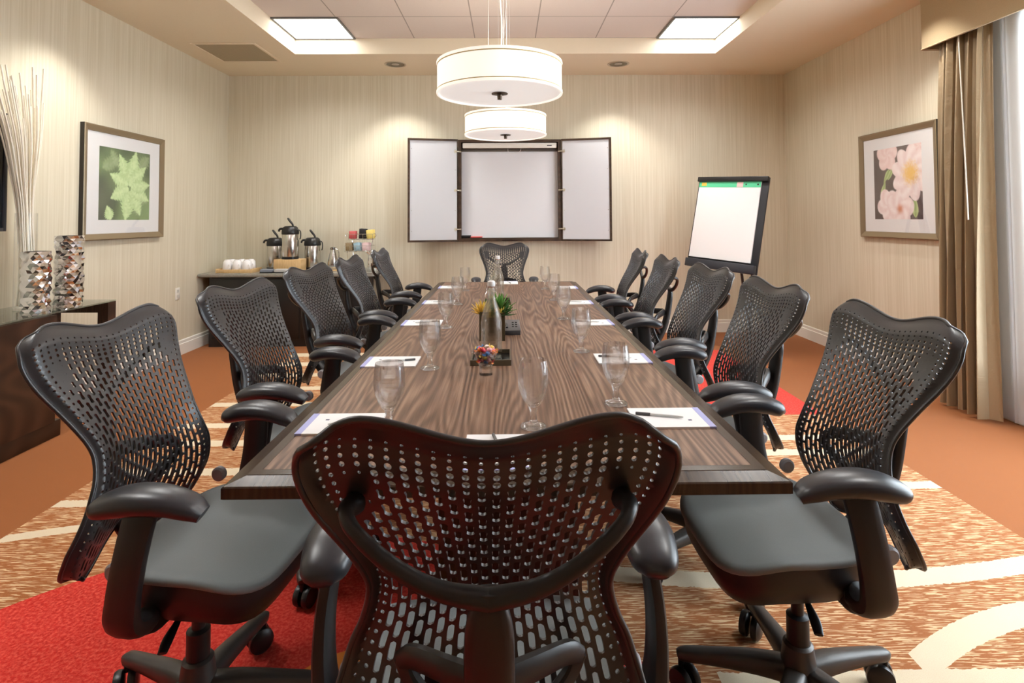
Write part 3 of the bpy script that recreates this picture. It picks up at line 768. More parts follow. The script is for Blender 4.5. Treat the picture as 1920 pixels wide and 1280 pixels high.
# planter
pl = thing('potted_plant', 'square dark planter of succulents and yellow blooms behind the nearer bottle', 'plant', (-.072, 2.735, TZ))
bm = NB()
for a in (-1, 1):
    box(bm, min(a * .060, a * .054), max(a * .060, a * .054), -.06, .06, 0, .135); box(bm, -.054, .054, min(a * .06, a * .054), max(a * .06, a * .054), 0, .135)
box(bm, -.054, .054, -.054, .054, 0, .01)
link('planter', bm, pm('planter_bronze', (.055, .040, .018), .3), pl, smooth=False)
boxo('soil', fuzzy('soil', (.06, .04, .02), .4, 200), pl, -.053, .053, -.053, .053, .01, .118, smooth=False)
def rosette(c, n, L, wd, tilt0, tilt1, seed=0):
    bm = NB(); r = random.Random(seed)
    for k in range(n):
        a = k * 2.399 + r.uniform(-.2, .2); e = lerp(tilt0, tilt1, k / n); l_ = L * r.uniform(.8, 1.1)
        pts = []
        for i in range(6):
            tt = i / 5; rr = l_ * tt * math.cos(e) + .004; zz = l_ * tt * math.sin(e) + .012 * tt * tt
            pts.append((c[0] + rr * math.cos(a), c[1] + rr * math.sin(a), c[2] + zz))
        sweep(bm, pts, [(wd * .6, .002), (wd * 1.5, .0030), (wd * 1.45, .0028), (wd * .8, .002), (.0008, .0008)], 6)
    return bm
m_leaf = fuzzy('succulent_green', (.10, .24, .045), .35, 60, .45)
m_leafd = fuzzy('succulent_dark', (.03, .085, .02), .35, 60, .45)
m_yel = fuzzy('bloom_yellow', (.80, .56, .12), .25, 80, .6)
link('green_rosette', rosette((.028, .0, .128), 34, .082, .0085, .0, 1.4, 1), m_leaf, pl)
link('dark_rosette', rosette((.045, -.03, .118), 22, .064, .0085, -.15, 1.2, 2), m_leafd, pl)
link('dark_rosette', rosette((-.03, .03, .12), 22, .055, .008, -.1, 1.3, 5), m_leafd, pl)
link('yellow_bloom', rosette((-.046, -.025, .122), 34, .055, .0055, -.15, 1.4, 3), m_yel, pl)
link('yellow_bloom', rosette((.035, -.048, .125), 18, .03, .0045, .0, 1.3, 4), m_yel, pl)
# table power and control box
dv = thing('table_control_box', 'flat black conference control box with buttons beside the planter', 'control box', (.022, 2.955, TZ))
boxo('housing', pm('box_grey', (.06, .06, .065), .3), dv, -.042, .042, -.15, .15, 0, .024, bev=.003)
m_key = pm('key_black', (.012, .012, .012), .3)
for k in range(6):
    boxo('button', m_key, dv, .0 + (k % 2) * .017, .011 + (k % 2) * .017, -.06 + (k // 2) * .055, -.028 + (k // 2) * .055, .024, .0265, bev=.001)
link('cable_plug', sweep(NB(), spline([(-.025, -.09, .026), (-.026, -.07, .033), (-.027, -.04, .033), (-.030, .02, .027)], 4), .006, 8), m_black, dv)

# ------------------------------------------------------------------ left wall: console, vases, twigs, TV, picture
cs = thing('console_table', 'dark wood console with a glass top and open end along the wall', 'console', (-2.965, 2.6, 0))
CW = .225
m_con = walnut('console_wood', (.020, .008, .005), (.042, .018, .010), (.075, .034, .019), 'y', .3)
LX0, LX1, E1 = -.225, .225, 1.42
boxo('cabinet_body', m_con, cs, LX0, LX1, -1.1, .90, .10, .742, smooth=False)
boxo('plinth', m_ped, cs, LX0, LX1 - .01, -1.1, .96, 0, .10, bev=.004)
bm = NB(); box(bm, LX1 - .07, LX1, E1 - .078, E1, 0, .752); box(bm, LX0, LX0 + .07, E1 - .078, E1, 0, .752); box(bm, LX0 + .07, LX1 - .07, E1 - .078, E1, .682, .752); box(bm, LX0 + .07, LX1 - .07, E1 - .078, E1, 0, .07)
link('end_frame', bm, m_con, cs, smooth=False)
m_ctop = thin_glass('console_glass', (.86, .95, .92), .45)
boxo('glass_top', m_ctop, cs, LX0, LX1 + .004, -1.1, E1 - .005, .7525, .7615, smooth=False)
m_ham = pm('hammered_silver', (.80, .78, .80), .08, 1)
def hammered(loc, w_, h_, lab, seed):
    r = random.Random(seed); bm = NB(); nu, nv = 14, int(17 * h_ / .30)
    V = []
    for j in range(nv + 1):
        row = []
        for i in range(nu):
            th = 2 * PI * (i + .5 * (j % 2)) / nu; c_, s_ = math.cos(th), math.sin(th)
            k = 1 / max(abs(c_), abs(s_)) ** .75
            d = w_ * k * .98 + (r.uniform(-.007, .006) if 0 < j < nv else 0)
            row.append(bm.verts.new((d * c_, d * s_, h_ * j / nv + (r.uniform(-.004, .004) if 0 < j < nv else 0))))
        V.append(row)
    for j in range(nv):
        for i in range(nu):
            k = (i + 1) % nu
            if j % 2 == 0:
                bm.faces.new((V[j][i], V[j][k], V[j + 1][i])); bm.faces.new((V[j][k], V[j + 1][k], V[j + 1][i]))
            else:
                bm.faces.new((V[j][i], V[j + 1][k], V[j + 1][i])); bm.faces.new((V[j][i], V[j][k], V[j + 1][k]))
    bm.faces.new(V[0][::-1])
    inn = [bm.verts.new((v.co.x * .9, v.co.y * .9, v.co.z)) for v in V[-1]]; bot = [bm.verts.new((v.co.x * .9, v.co.y * .9, .03)) for v in V[-1]]
    for i in range(nu):
        k = (i + 1) % nu; bm.faces.new((V[-1][i], V[-1][k], inn[k], inn[i])); bm.faces.new((inn[i], inn[k], bot[k], bot[i]))
    bm.faces.new(bot)
    return tag(link('hammered_vase', bm, m_ham, None, smooth=False, loc=loc), lab, 'vase', 'hammered silver vases on the console')
CT = .7616
hammered((-2.885, 3.515, CT), .063, .365, 'shorter crinkled silver vase on the console, in front of the twigs', 1)
hammered((-2.825, 3.700, CT), .066, .455, 'taller crinkled silver vase on the console, nearer the framed leaf picture', 2)
gv = thing('glass_cylinder_vase', 'tall clear glass vase of white twigs against the wall on the console', 'vase', (-3.04, 3.62, CT))
link('vase_wall', lathe(NB(), [(.058, .012), (.058, .60), (.055, .60), (.055, .014)], 32), thin_glass('vase_glass'), gv)
link('vase_base', lathe(NB(), [(0, 0), (.058, 0), (.058, .012), (0, .013)], 32), m_gsolid, gv)
m_twig = fuzzy('white_twig', (.90, .85, .73), .08, 40, .8)
tr_ = random.Random(11)
tw0 = []
NT = 46
for k in range(NT):
    rr = math.sqrt((k + .5) / NT); a = k * 2.39996; bx_, by_ = rr * math.cos(a), rr * math.sin(a)
    hh = tr_.uniform(1.15, 1.50)
    pts = []
    for i in range(10):
        tt = i / 9; h_ = hh * tt; sp = max(0, h_ - .60) ** 1.15 * 1.2
        x_ = bx_ * (.041 + .075 * sp) + .02 * sp + .006 * math.sin(8 * h_)
        y_ = by_ * (.041 + .17 * sp) - .14 * sp + .006 * math.sin(6.5 * h_)
        pts.append((x_, y_, .020 + h_))
    o = link('white_twig', sweep(NB(), spline(pts, 3), [(.0042, .0042), (.0046, .0046), (.0050, .0050)], 6), m_twig, None, ang=80, loc=(-3.04, 3.62, CT))
    tag(o, 'thin white dried twig in the tall glass vase behind the silver vases', 'twig', 'white twigs in the glass vase')
tv = thing('television', 'black flat television on the wall above the console, cut by the photo edge', 'television', (XL + .004, 2.955, 1.6175))
m_scr = pm('tv_screen', (.012, .014, .018), .08, 0, .6)
bm = NB()
for a in (-1, 1):
    box(bm, .03, .07, min(a * .62, a * .598), max(a * .62, a * .598), -.3685, .3685, .002); box(bm, .03, .07, -.60, .60, min(a * .3685, a * .347), max(a * .3685, a * .347), .002)
link('bezel', bm, pm('tv_bezel', (.035, .035, .042), .3), tv)
boxo('screen', m_scr, tv, .04, .062, -.60, .60, -.349, .349, smooth=False)
boxo('rear_housing', m_black, tv, .0, .032, -.4, .4, -.25, .25, smooth=False)

def frame_pic(name, lab, base, sgn, y0, y1, z0, z1, my0, my1, mz0, mz1, iy0, iy1, iz0, iz1, colf):
    """sgn: +1 hangs on the left wall facing +X, -1 on the right wall"""
    p = thing(name, lab, 'picture', (base, (y0 + y1) / 2, (z0 + z1) / 2))
    yc, zc = (y0 + y1) / 2, (z0 + z1) / 2
    hw_, hh_ = (y1 - y0) / 2, (z1 - z0) / 2
    prof = [(0, .0), (0, .034), (.006, .038), (.014, .036), (.040, .026), (.047, .024), (.05, .018), (.05, .0)]
    bm = NB(); rings = []
    for i, d in prof:
        rings.append([bm.verts.new((sgn * d, a * (hw_ - i), b * (hh_ - i))) for a, b in ((-1, -1), (1, -1), (1, 1), (-1, 1))])
    for A, B in zip(rings, rings[1:]):
        for i in range(4):
            f_ = bm.faces.new((A[i], A[(i + 1) % 4], B[(i + 1) % 4], B[i]))
    for f_ in bm.faces:
        f_.material_index = 1 if max(abs(v.co.y) >= hw_ - 1e-5 or abs(v.co.z) >= hh_ - 1e-5 for v in f_.verts) and min(abs(v.co.x) for v in f_.verts) < .001 else 0
    link('frame', bm, [m_fr, m_frb], p, smooth=False)
    boxo('mat_board', m_mat, p, min(sgn * .012, sgn * .016), max(sgn * .012, sgn * .016), -hw_ + .045, hw_ - .045, -hh_ + .045, hh_ - .045, smooth=False)
    nu, nv = 110, 120; bm = NB()
    w_, h_ = iy1 - iy0, iz1 - iz0
    V = grid(bm, lambda a, b: (sgn * .0165, lerp(iy0, iy1, a) - yc, lerp(iz0, iz1, b) - zc), nu, nv)
    lay = bm.loops.layers.float_color.new('Col')
    for f_ in bm.faces:
        for l in f_.loops:
            a = (l.vert.co.y + yc - iy0) / w_; b = (l.vert.co.z + zc - iz0) / h_
            if sgn > 0: pass
            else: a = 1 - a
            l[lay] = (*colf(a, b, w_ / h_), 1)
    link('print', bm, m_print, p, smooth=False)
    bm = NB(); box(bm, min(sgn * .0185, sgn * .0205), max(sgn * .0185, sgn * .0205), -hw_ + .048, hw_ - .048, -hh_ + .048, hh_ - .048)
    link('glazing', bm, m_glz, p, smooth=False)
    return p
m_fr = pm('frame_champagne', (.27, .205, .125), .35, .35); m_frb = pm('frame_dark', (.020, .015, .010), .4)
m_mat = pm('mat_board_white', (.80, .81, .83), .7); m_print = vcol('art_print', .5); m_glz = thin_glass('picture_glass', (1, 1, 1), .02)
def hsh(a, b):
    return (math.sin(a * 127.1 + b * 311.7) * 43758.5453) % 1
def vn(x, y):
    xi, yi = math.floor(x), math.floor(y); fx, fy = x - xi, y - yi
    fx = fx * fx * (3 - 2 * fx); fy = fy * fy * (3 - 2 * fy)
    return lerp(lerp(hsh(xi, yi), hsh(xi + 1, yi), fx), lerp(hsh(xi, yi + 1), hsh(xi + 1, yi + 1), fx), fy)
def mixc(a, b, t_): return tuple(lerp(p, q_, max(0, min(1, t_))) for p, q_ in zip(a, b))
def leaf_in(x, y, cx_, cy_, ang, L, W, teeth=9):
    dx, dy = x - cx_, y - cy_; c_, s_ = math.cos(ang), math.sin(ang)
    l_ = dx * c_ + dy * s_; w_ = -dx * s_ + dy * c_
    t_ = l_ / L
    if t_ <= 0 or t_ >= 1: return -1, 0
    half = W * math.sin(PI * t_ ** .7) * (1 - .32 * ((t_ * teeth) % 1))
    return half - abs(w_), abs(w_) / max(half, 1e-4)
LV = [(.05, .70, .5, .40, .14), (.98, .95, 3.9, .40, .14), (.95, .25, 2.6, .40, .15), (.80, .05, 2.0, .40, .14), (.20, .98, -1.0, .35, .10),
      (.60, .50, 2.05, .50, .15), (.58, .48, 1.35, .56, .16), (.56, .50, .72, .46, .14), (.55, .50, 2.75, .38, .13), (.56, .46, 3.6, .38, .15), (.60, .42, -1.80, .46, .17), (.62, .45, -1.15, .44, .15), (.60, .46, -.45, .42, .14), (.60, .47, .15, .40, .13), (.22, .0, 1.9, .22, .10)]
def green_print(a, b, asp):
    n = vn(a * 4, b * 4); n2 = vn(a * 40, b * 40)
    c = mixc((.055, .10, .045), (.23, .36, .15), n * 1.3 - .2)
    c = mixc(c, (.08, .09, .075), sstep(.45, .0, a) * sstep(.75, .3, b) * .8)
    for k, (cx_, cy_, an, L, W) in enumerate(LV):
        d, r = leaf_in(a * .95, b, cx_ * .95, cy_, an, L, W)
        if d > 0:
            br = .55 if k < 5 else .95
            g_ = mixc((.30 * br, .52 * br, .16 * br), (.66 * br, .84 * br, .46 * br), .35 + .65 * (1 - r) * (.5 + .5 * n2) + .25 * n2)
            c = mixc(c, g_, sstep(0, .05 if k < 5 else .012, d) * (.7 if k < 5 else 1))
    return c
def pet(x, y, cx_, cy_, R_, n, ph, k=.22):
    dx, dy = x - cx_, y - cy_; r = math.hypot(dx, dy); a = math.atan2(dy, dx)
    return R_ * (1 - k + k * abs(math.cos(n * (a - ph) / 2))) - r, r / R_, a
def pink_print(a, b, asp):
    n2 = vn(a * 30, b * 30)
    c = mixc((.075, .055, .058), (.13, .10, .10), vn(a * 3, b * 3))
    for (cx_, cy_, an, L, W) in ((.30, .55, .9, .30, .045), (.16, .30, 1.2, .28, .06), (.86, .02, 1.6, .32, .07), (.35, .70, -2.2, .26, .05), (.55, .86, .25, .3, .02)):
        d, r = leaf_in(a, b, cx_, cy_, an, L, W, 1)
        if d > 0: c = mixc(c, mixc((.22, .34, .10), (.55, .66, .33), r + .3 * n2), sstep(0, .012, d))
    for (cx_, cy_, R_, n, ph, core) in ((.30, .90, .24, 5, .3, 0), (.95, .97, .20, 5, .2, 0), (.30, .20, .25, 5, .8, 0), (.55, .14, .30, 5, .2, 1), (.78, .62, .40, 9, .1, 2)):
        d, r, an = pet(a, b, cx_, cy_, R_, n, ph)
        if d > 0:
            pc = mixc((.80, .62, .62), (.93, .84, .84), .5 + .5 * math.sin(an * n + r * 9) * .6 + .3 * n2)
            if core == 2: pc = mixc((.85, .55, .15), pc, sstep(.12, .55, r + .18 * (vn(a * 60, b * 60) - .5)))
            if core == 1: pc = mixc((.62, .24, .14), pc, sstep(.02, .35, r))
            if core == 0 and cy_ > .8: pc = mixc(pc, (.75, .40, .36), .25)
            c = mixc(c, pc, sstep(0, .02, d))
    return c
frame_pic('leaf_picture', 'framed green leaf print with white mat on the wall above the console end', XL, 1, 4.265, 5.262, 1.160, 2.055, 0, 0, 0, 0, 4.448, 5.075, 1.317, 1.898, green_print)
frame_pic('flower_picture', 'framed pink and white flower print with white mat beside the drape', XR, -1, 4.180, 5.118, 1.133, 2.040, 0, 0, 0, 0, 4.360, 4.934, 1.290, 1.889, pink_print)

# ------------------------------------------------------------------ credenza and coffee things
CZ = .757
cr = thing('credenza', 'dark credenza with a grey stone top in the far corner under the airpots', 'credenza', (-2.26, 6.2, 0))
q = N('stone_top'); x, y, z = q.xyz(); f = q.noise(q.vec(x, y, z), 60, 4, .7)
m_stone = q.bsdf(q.mix(f, (.16, .155, .13), (.40, .385, .34)), .25)
bm = NB(); X0, X1, Y0, Y1 = -.930, .955, -.31, .322
poly = [(X0, Y1), (X0, Y0)] + [(X1 - .16 + .16 * math.sin(k * PI / 20), Y0 + .16 - .16 * math.cos(k * PI / 20)) for k in range(11)] + [(X1, Y1)]
prism(bm, poly, lambda a, b: (a, b, CZ - .035), lambda a, b: (a, b, CZ))
eds = [e for e in bm.edges if abs(e.verts[0].co.z - e.verts[1].co.z) < 1e-6]
bmesh.ops.bevel(bm, geom=eds, offset=.008, segments=3, affect='EDGES')
link('stone_top', bm, m_stone, cr)
m_blk = pm('credenza_black', (.010, .009, .009), .35)
bm = NB(); poly2 = [(X0 + .10, Y1 - .01), (X0 + .10, Y0 + .05)] + [(X1 - .37 + .15 * math.sin(k * PI / 20), Y0 + .20 - .15 * math.cos(k * PI / 20)) for k in range(11)] + [(X1 - .22, Y1 - .01)]
prism(bm, poly2, lambda a, b: (a, b, .0), lambda a, b: (a, b, CZ - .036)); link('cabinet_body', bm, m_blk, cr)
link('end_leg', sweep(NB(), spline([(X1 - .10, Y0 + .14, CZ - .04), (X1 - .05, Y0 + .12, CZ - .12), (X1 - .03, Y0 + .12, .4), (X1 - .03, Y0 + .12, .01)], 6), [(.02, .03), (.018, .03), (.016, .028), (.015, .025)], 12, (0, 1, 0), 3), m_blk, cr)
for k in range(3): boxo('door_panel', m_blk, cr, X0 + .13 + k * .46, X0 + .57 + k * .46, Y0 + .042, Y0 + .052, .08, CZ - .06, bev=.003)

def airpot(loc, lab, rz):
    a = thing('airpot', lab, 'airpot', loc, rz, 'steel coffee airpots')
    link('steel_body', lathe(NB(), [(0, .006), (.082, .006), (.085, .012), (.085, .268), (.080, .276), (0, .276)], 40), m_steel, a)
    link('foot_ring', lathe(NB(), [(0, 0), (.080, 0), (.087, .003), (.087, .028), (.084, .030), (0, .030)], 40), m_black, a)
    link('pump_lid', lathe(NB(), [(.087, .265), (.090, .272), (.090, .292), (.086, .312), (.074, .342), (.058, .354), (0, .356)], 40), m_black, a)
    link('spout', sweep(NB(), spline([(-.06, -.02, .325), (-.095, -.03, .325), (-.108, -.033, .312), (-.110, -.034, .295)], 4), [(.017, .013), (.014, .012), (.012, .010), (.010, .010)], 12), m_black, a)
    link('pump_lever', sweep(NB(), spline([(.03, 0, .345), (.022, 0, .375), (-.002, 0, .405), (-.022, 0, .432), (-.030, 0, .440)], 4), [(.012, .010), (.014, .010), (.016, .012), (.017, .010), (.010, .006)], 12), m_black, a)
    link('carry_handle', sweep(NB(), spline([(.083, 0, .318), (.106, 0, .300), (.112, 0, .262), (.108, 0, .225), (.102, 0, .213)], 4), [(.011, .005), (.011, .005), (.011, .005), (.010, .006)], 10, (1, 0, .2)), m_black, a)
    return a
A1 = airpot((-2.585, 6.36, CZ), 'steel airpot standing on the console side of the bamboo box', .0)
stand = tag(link('bamboo_box', box(NB(), -.145, .145, -.085, .085, 0, .130, .004), walnut('bamboo', (.56, .36, .16), (.66, .44, .21), (.74, .52, .28), 'y', .45, 6), None, loc=(-2.345, 6.17, CZ)), 'bamboo riser box between two airpots, under the raised one', 'box')
dup(A1, (-2.345, 6.17, CZ + .1305), .0, 'steel airpot raised on the bamboo box between two others')
dup(A1, (-2.170, 6.36, CZ), .0, 'steel airpot standing beside the creamer flask')
# cups on tray
ct = thing('bamboo_tray', 'low bamboo tray holding upturned white cups at the wall end of the credenza', 'tray', (-2.86, 6.10, CZ))
m_bam = bpy.data.materials['bamboo']
bm = NB()
for a in (-1, 1):
    box(bm, min(a * .19, a * .178), max(a * .19, a * .178), -.12, .12, 0, .042, .002); box(bm, -.178, .178, min(a * .12, a * .11), max(a * .12, a * .11), 0, .036, .002)
link('tray_rim', bm, m_bam, ct); boxo('tray_base', m_bam, ct, -.178, .178, -.11, .11, .0, .010, smooth=False)
m_cer = pm('white_ceramic', (.85, .85, .86), .2)
cupo = None
cups = [(-.105, -.04, 'front cup nearest the wall on the bamboo tray'), (0.0, -.045, 'front middle cup on the bamboo tray'), (.10, -.04, 'front cup nearest the airpots on the bamboo tray'), (-.105, .06, 'rear cup nearest the wall on the bamboo tray'), (0, .06, 'rear middle cup on the bamboo tray'), (.10, .06, 'rear cup nearest the airpots on the bamboo tray')]
for k, (x, y, lab) in enumerate(cups):
    loc = (-2.86 + x, 6.10 + y, CZ + .0105)
    if cupo is None:
        cupo = thing('coffee_cup', 'upturned white ceramic ' + lab, 'cup', loc, -.785, 'white cups on the bamboo tray')
        link('cup_body', lathe(NB(), [(.047, 0), (.0485, .003), (.047, .06), (.042, .100), (.031, .114), (.027, .116), (.027, .123), (.023, .123), (.021, .115), (0, .114)], 32), m_cer, cupo)
        link('cup_handle', sweep(NB(), spline([(.044, 0, .072), (.068, 0, .070), (.076, 0, .045), (.064, 0, .024), (.045, 0, .024)], 4), [(.004, .006), (.004, .006)], 8, (0, 1, 0)), m_cer, cupo)
    else: dup(cupo, loc, -.785, 'upturned white ceramic ' + lab)
for x, w_, lab, col in ((-2.505, .066, 'grey-blue packet box in front of the first airpot on the credenza', (.22, .25, .31)), (-2.355, .07, 'pale napkin stack in a holder before the bamboo box', (.50, .50, .50))):
    o = thing('stationery_box', lab, 'box', (x, 5.965, CZ))
    boxo('holder', m_black, o, -w_, w_, -.03, .045, 0, .014, bev=.002)
    boxo('contents', pm('stack', col, .6), o, -w_ + .004, w_ - .004, -.034, .041, .012, .040, bev=.002)
fl = thing('creamer_flask', 'tapered steel creamer flask on a wooden coaster beside the airpots', 'flask', (-1.90, 6.22, CZ + .0132))
link('flask_body', lathe(NB(), [(0, .014), (.050, .014), (.055, .03), (.056, .065), (.048, .12), (.034, .175), (.027, .205), (.026, .214), (0, .216)], 36), m_steel, fl)
link('flask_lid', lathe(NB(), [(.027, .212), (.029, .216), (.028, .234), (.018, .240), (0, .241)], 28), pm('flask_lid', (.35, .35, .35), .2, 1), fl)
link('flask_handle', sweep(NB(), spline([(.027, 0, .222), (.056, 0, .205), (.066, 0, .15), (.054, 0, .09)], 5), .005, 8), m_steel, fl)
tag(link('wooden_coaster', box(NB(), -.085, .085, -.085, .085, 0, .013, .003), m_bam, None, loc=(-1.90, 6.22, CZ)), 'square wooden coaster under the creamer flask', 'coaster')
ptc = thing('steel_pitcher', 'polished steel pitcher at the rounded end of the credenza', 'pitcher', (-1.43, 6.10, CZ))
link('pitcher_body', lathe(NB(), [(0, .002), (.060, .002), (.064, .01), (.062, .10), (.056, .16), (.048, .195), (.050, .215), (.0475, .215), (.045, .195), (0, .19)], 36), m_chrome, ptc)
link('pitcher_spout', sweep(NB(), spline([(-.035, -.02, .185), (-.06, -.03, .205), (-.078, -.036, .222)], 4), [(.028, .020), (.022, .014), (.010, .006)], 12), m_chrome, ptc)
link('pitcher_handle', sweep(NB(), spline([(.045, .02, .20), (.085, .035, .19), (.09, .04, .12), (.06, .03, .06)], 5), .006, 8), m_chrome, ptc)
# two tier condiment rack
rk = thing('condiment_rack', 'two-tier wire rack of sweetener packets behind the pitcher', 'rack', (-1.60, 6.23, CZ))
bm = NB(); wr = .0022
TI = [(-.012, .205, .150, .065, .062), (.012, .335, .130, .060, .058)]     # x offset, z, half w, half d, height
for ox, z0, hw_, hd, hh_ in TI:
    for zz in (z0, z0 + hh_): sweep(bm, [(ox - hw_, -hd, zz), (ox + hw_, -hd, zz), (ox + hw_, hd, zz), (ox - hw_, hd, zz)], wr, 6, (0, 0, 1), closed=True)
    for k in range(6):
        xx = ox - hw_ + 2 * hw_ * k / 5
        for yy in (-hd, hd): sweep(bm, [(xx, yy, z0), (xx, yy, z0 + hh_)], wr * .8, 6)
        sweep(bm, [(xx, -hd, z0), (xx, hd, z0)], wr * .8, 6, (0, 0, 1))
    for k in (1, 2): sweep(bm, [(ox - hw_ + 2 * hw_ * k / 3, -hd, z0 + hh_ * .6), (ox - hw_ + 2 * hw_ * k / 3, hd, z0 + hh_ * .6)], wr * .8, 6)
link('wire_basket', bm, m_chrome, rk)
bm = NB()
for s in (-1, 1):
    sweep(bm, spline([(s * .10, .068, 0.0), (s * .10, .068, .15), (s * .11, .068, .30), (s * .13, .066, .41)], 4), .003, 6)
    sweep(bm, spline([(s * .10, -.068, 0.0), (s * .12, -.068, .12), (s * .13, -.067, .225)], 4), .003, 6)
    sweep(bm, spline([(s * .142, 0, .40), (s * .165, 0, .395), (s * .165, 0, .37), (s * .150, 0, .36)], 4), .003, 6)
link('rack_legs', bm, m_chrome, rk)
PK = [(-.095, 0, 'red and white', (.60, .10, .10), 1), (.01, 0, 'black', (.012, .010, .012), 1), (.10, 0, 'yellow', (.80, .64, .18), 1),
      (-.105, 0, 'brown', (.28, .20, .10), 0), (-.015, 0, 'pale blue', (.35, .52, .62), 0), (.075, 0, 'pink', (.82, .60, .60), 0)]
for ox, _, nm, col, tier in PK:
    m_ = pm('packet_' + nm.replace(' ', '_'), col, .5); first = None
    for k in range(4):
        x = -1.60 + TI[tier][0] + ox; y = 6.23 - .038 + k * .025; z = CZ + TI[tier][1] + .009
        if first is None:
            hh_ = {'black': .108, 'yellow': .096, 'red and white': .082}.get(nm, .086)
            bm = NB(); sweep(bm, [(0, 0, 0), (0, 0, .012), (0, 0, hh_ - .012), (0, 0, hh_)], [(.036, .002), (.036, .008), (.036, .008), (.036, .002)], 12, (0, 1, 0), 3)
            first = link('sugar_packet', bm, m_, None); o = first
        else: o = first.copy(); COL.objects.link(o)
        o.location = (x, y, z); o.rotation_euler = (rnd.uniform(-.12, .06), rnd.uniform(-.16, .16), rnd.uniform(-.2, .2))
        tag(o, '%s packet in the %s tier of the wire rack' % (nm, 'upper' if tier else 'lower'), 'packet', '%s packets in the wire rack' % nm)
# wall plates
def plate(loc, fx, fy, lab):
    o = thing('wall_outlet', lab, 'outlet', loc)
    bm = NB(); box(bm, -fx, fx, -fy, fy, -.058, .058, .002); link('cover_plate', bm, m_white, o)
    dx, dy = (fx * .5, fy * 1.2) if fx > fy else (fx * 1.2, fy * .5)
    for z in (-.025, .025): boxo('socket', pm('socket_face', (.6, .58, .53), .4) if z < 0 else bpy.data.materials['socket_face'], o, -dx, dx, -dy, dy, z - .014, z + .014)
plate((XL + .004, 5.55, .60), .004, .036, 'white outlet plate on the console wall near the credenza')
plate((1.86, D - .004, .48), .036, .004, 'white outlet plate on the back wall below the flip chart')

# ------------------------------------------------------------------ whiteboard cabinet
m_cab = walnut('cabinet_wood', (.030, .016, .009), (.055, .032, .018), (.085, .050, .030), 'x', .4)
m_wb = pm('whiteboard', (.73, .75, .79), .3)
m_lin = pm('door_liner', (.66, .68, .72), .45)
wc = thing('whiteboard_cabinet', 'open wooden whiteboard cabinet with two doors on the back wall', 'whiteboard', (.033, D, 1.632))
H2 = .578; W2 = .587
bm = NB(); dpt = -.095
box(bm, -W2, -W2 + .035, dpt, 0, -H2, H2); box(bm, W2 - .035, W2, dpt, 0, -H2, H2)
box(bm, -W2 + .035, W2 - .035, dpt, 0, -H2, -H2 + .03); box(bm, -W2 + .035, W2 - .035, dpt, 0, H2 - .03, H2)
box(bm, -W2 + .035, W2 - .035, -.012, 0, -H2 + .03, H2 - .03)
link('case', bm, m_cab, wc, smooth=False)
boxo('writing_board', m_wb, wc, -W2 + .036, W2 - .036, -.030, -.013, -H2 + .040, H2 - .13, smooth=False)
boxo('board_top_rail', pm('rail_dark', (.10, .085, .07), .4), wc, -W2 + .036, W2 - .036, -.04, -.013, H2 - .13, H2 - .105, smooth=False)
sc_ = boxo('screen_housing', m_white, wc, -W2 + .050, W2 - .050, -.080, -.015, H2 - .095, H2 - .035, bev=.006)
boxo('maker_badge', pm('badge', (.06, .06, .07), .4), sc_, W2 - .16, W2 - .105, -.0815, -.080, H2 - .072, H2 - .062, smooth=False)
link('pull_cord', sweep(NB(), spline([(-.02, -.06, H2 - .095), (-.01, -.06, H2 - .14), (.05, -.06, H2 - .16), (.12, -.06, H2 - .13), (.13, -.06, H2 - .095)], 5), .0022, 6), m_cable, wc)
boxo('marker_tray', m_cab, wc, -W2 + .036, W2 - .036, -.085, -.03, -H2 + .030, -H2 + .040, smooth=False)
boxo('tray_lip', m_ped, wc, -.09, .09, -.108, -.096, -H2 + .004, -H2 + .022, smooth=False)
for s in (-1, 1):
    L = .560; ang_ = 14.5
    bm = NB()
    bx = lambda a0, a1, *r: box(bm, min(s * a0, s * a1), max(s * a0, s * a1), *r)
    bx(.0, L, -.012, .006, -H2, H2)
    bx(L - .022, L, -.024, -.012, -H2, H2); bx(0, L - .022, -.024, -.012, H2 - .022, H2); bx(0, L - .022, -.024, -.012, -H2, -H2 + .022)
    door = link('cabinet_door', bm, m_cab, wc, smooth=False)
    door.location = (s * (W2 + .004), dpt - .004, 0); door.rotation_euler = (0, 0, s * math.radians(-ang_) * 1)
    bm = NB(); bx(.012, L - .022, -.016, -.012, -H2 + .022, H2 - .022)
    ln = link('door_liner', bm, m_lin, door, smooth=False)
    bm = NB()
    for k in range(5):
        for xx in (.03, L - .04):
            zz = -H2 + .12 + k * .23
            box(bm, s * xx - .003, s * xx + .003, -.0175, -.0155, zz - .003, zz + .003)
    link('screw_heads', bm, m_steel, door, smooth=False)
    for z in (-.44, .0, .44):
        bm = NB(); lathe(bm, [(0, -.018), (.018, -.018), (.018, -.012), (0, -.012)], 16)
        bmesh.ops.rotate(bm, verts=bm.verts, matrix=Matrix.Rotation(PI / 2, 3, 'X'), cent=(0, 0, 0))
        bmesh.ops.translate(bm, verts=bm.verts, vec=(s * .026, -.034, z))
        sweep(bm, spline([(s * .026, -.026, z), (s * .0, -.030, z), (-s * .035, -.012, z)], 4), [(.006, .009), (.006, .008), (.006, .010)], 8)
        link('hinge', bm, m_brass, door)
tag(link('board_eraser', box(NB(), -.065, .065, -.020, .020, 0, .028, .004), m_black, None, loc=(-.475, D - .058, 1.632 - H2 + .0408)), 'black board eraser lying on the whiteboard ledge', 'eraser')
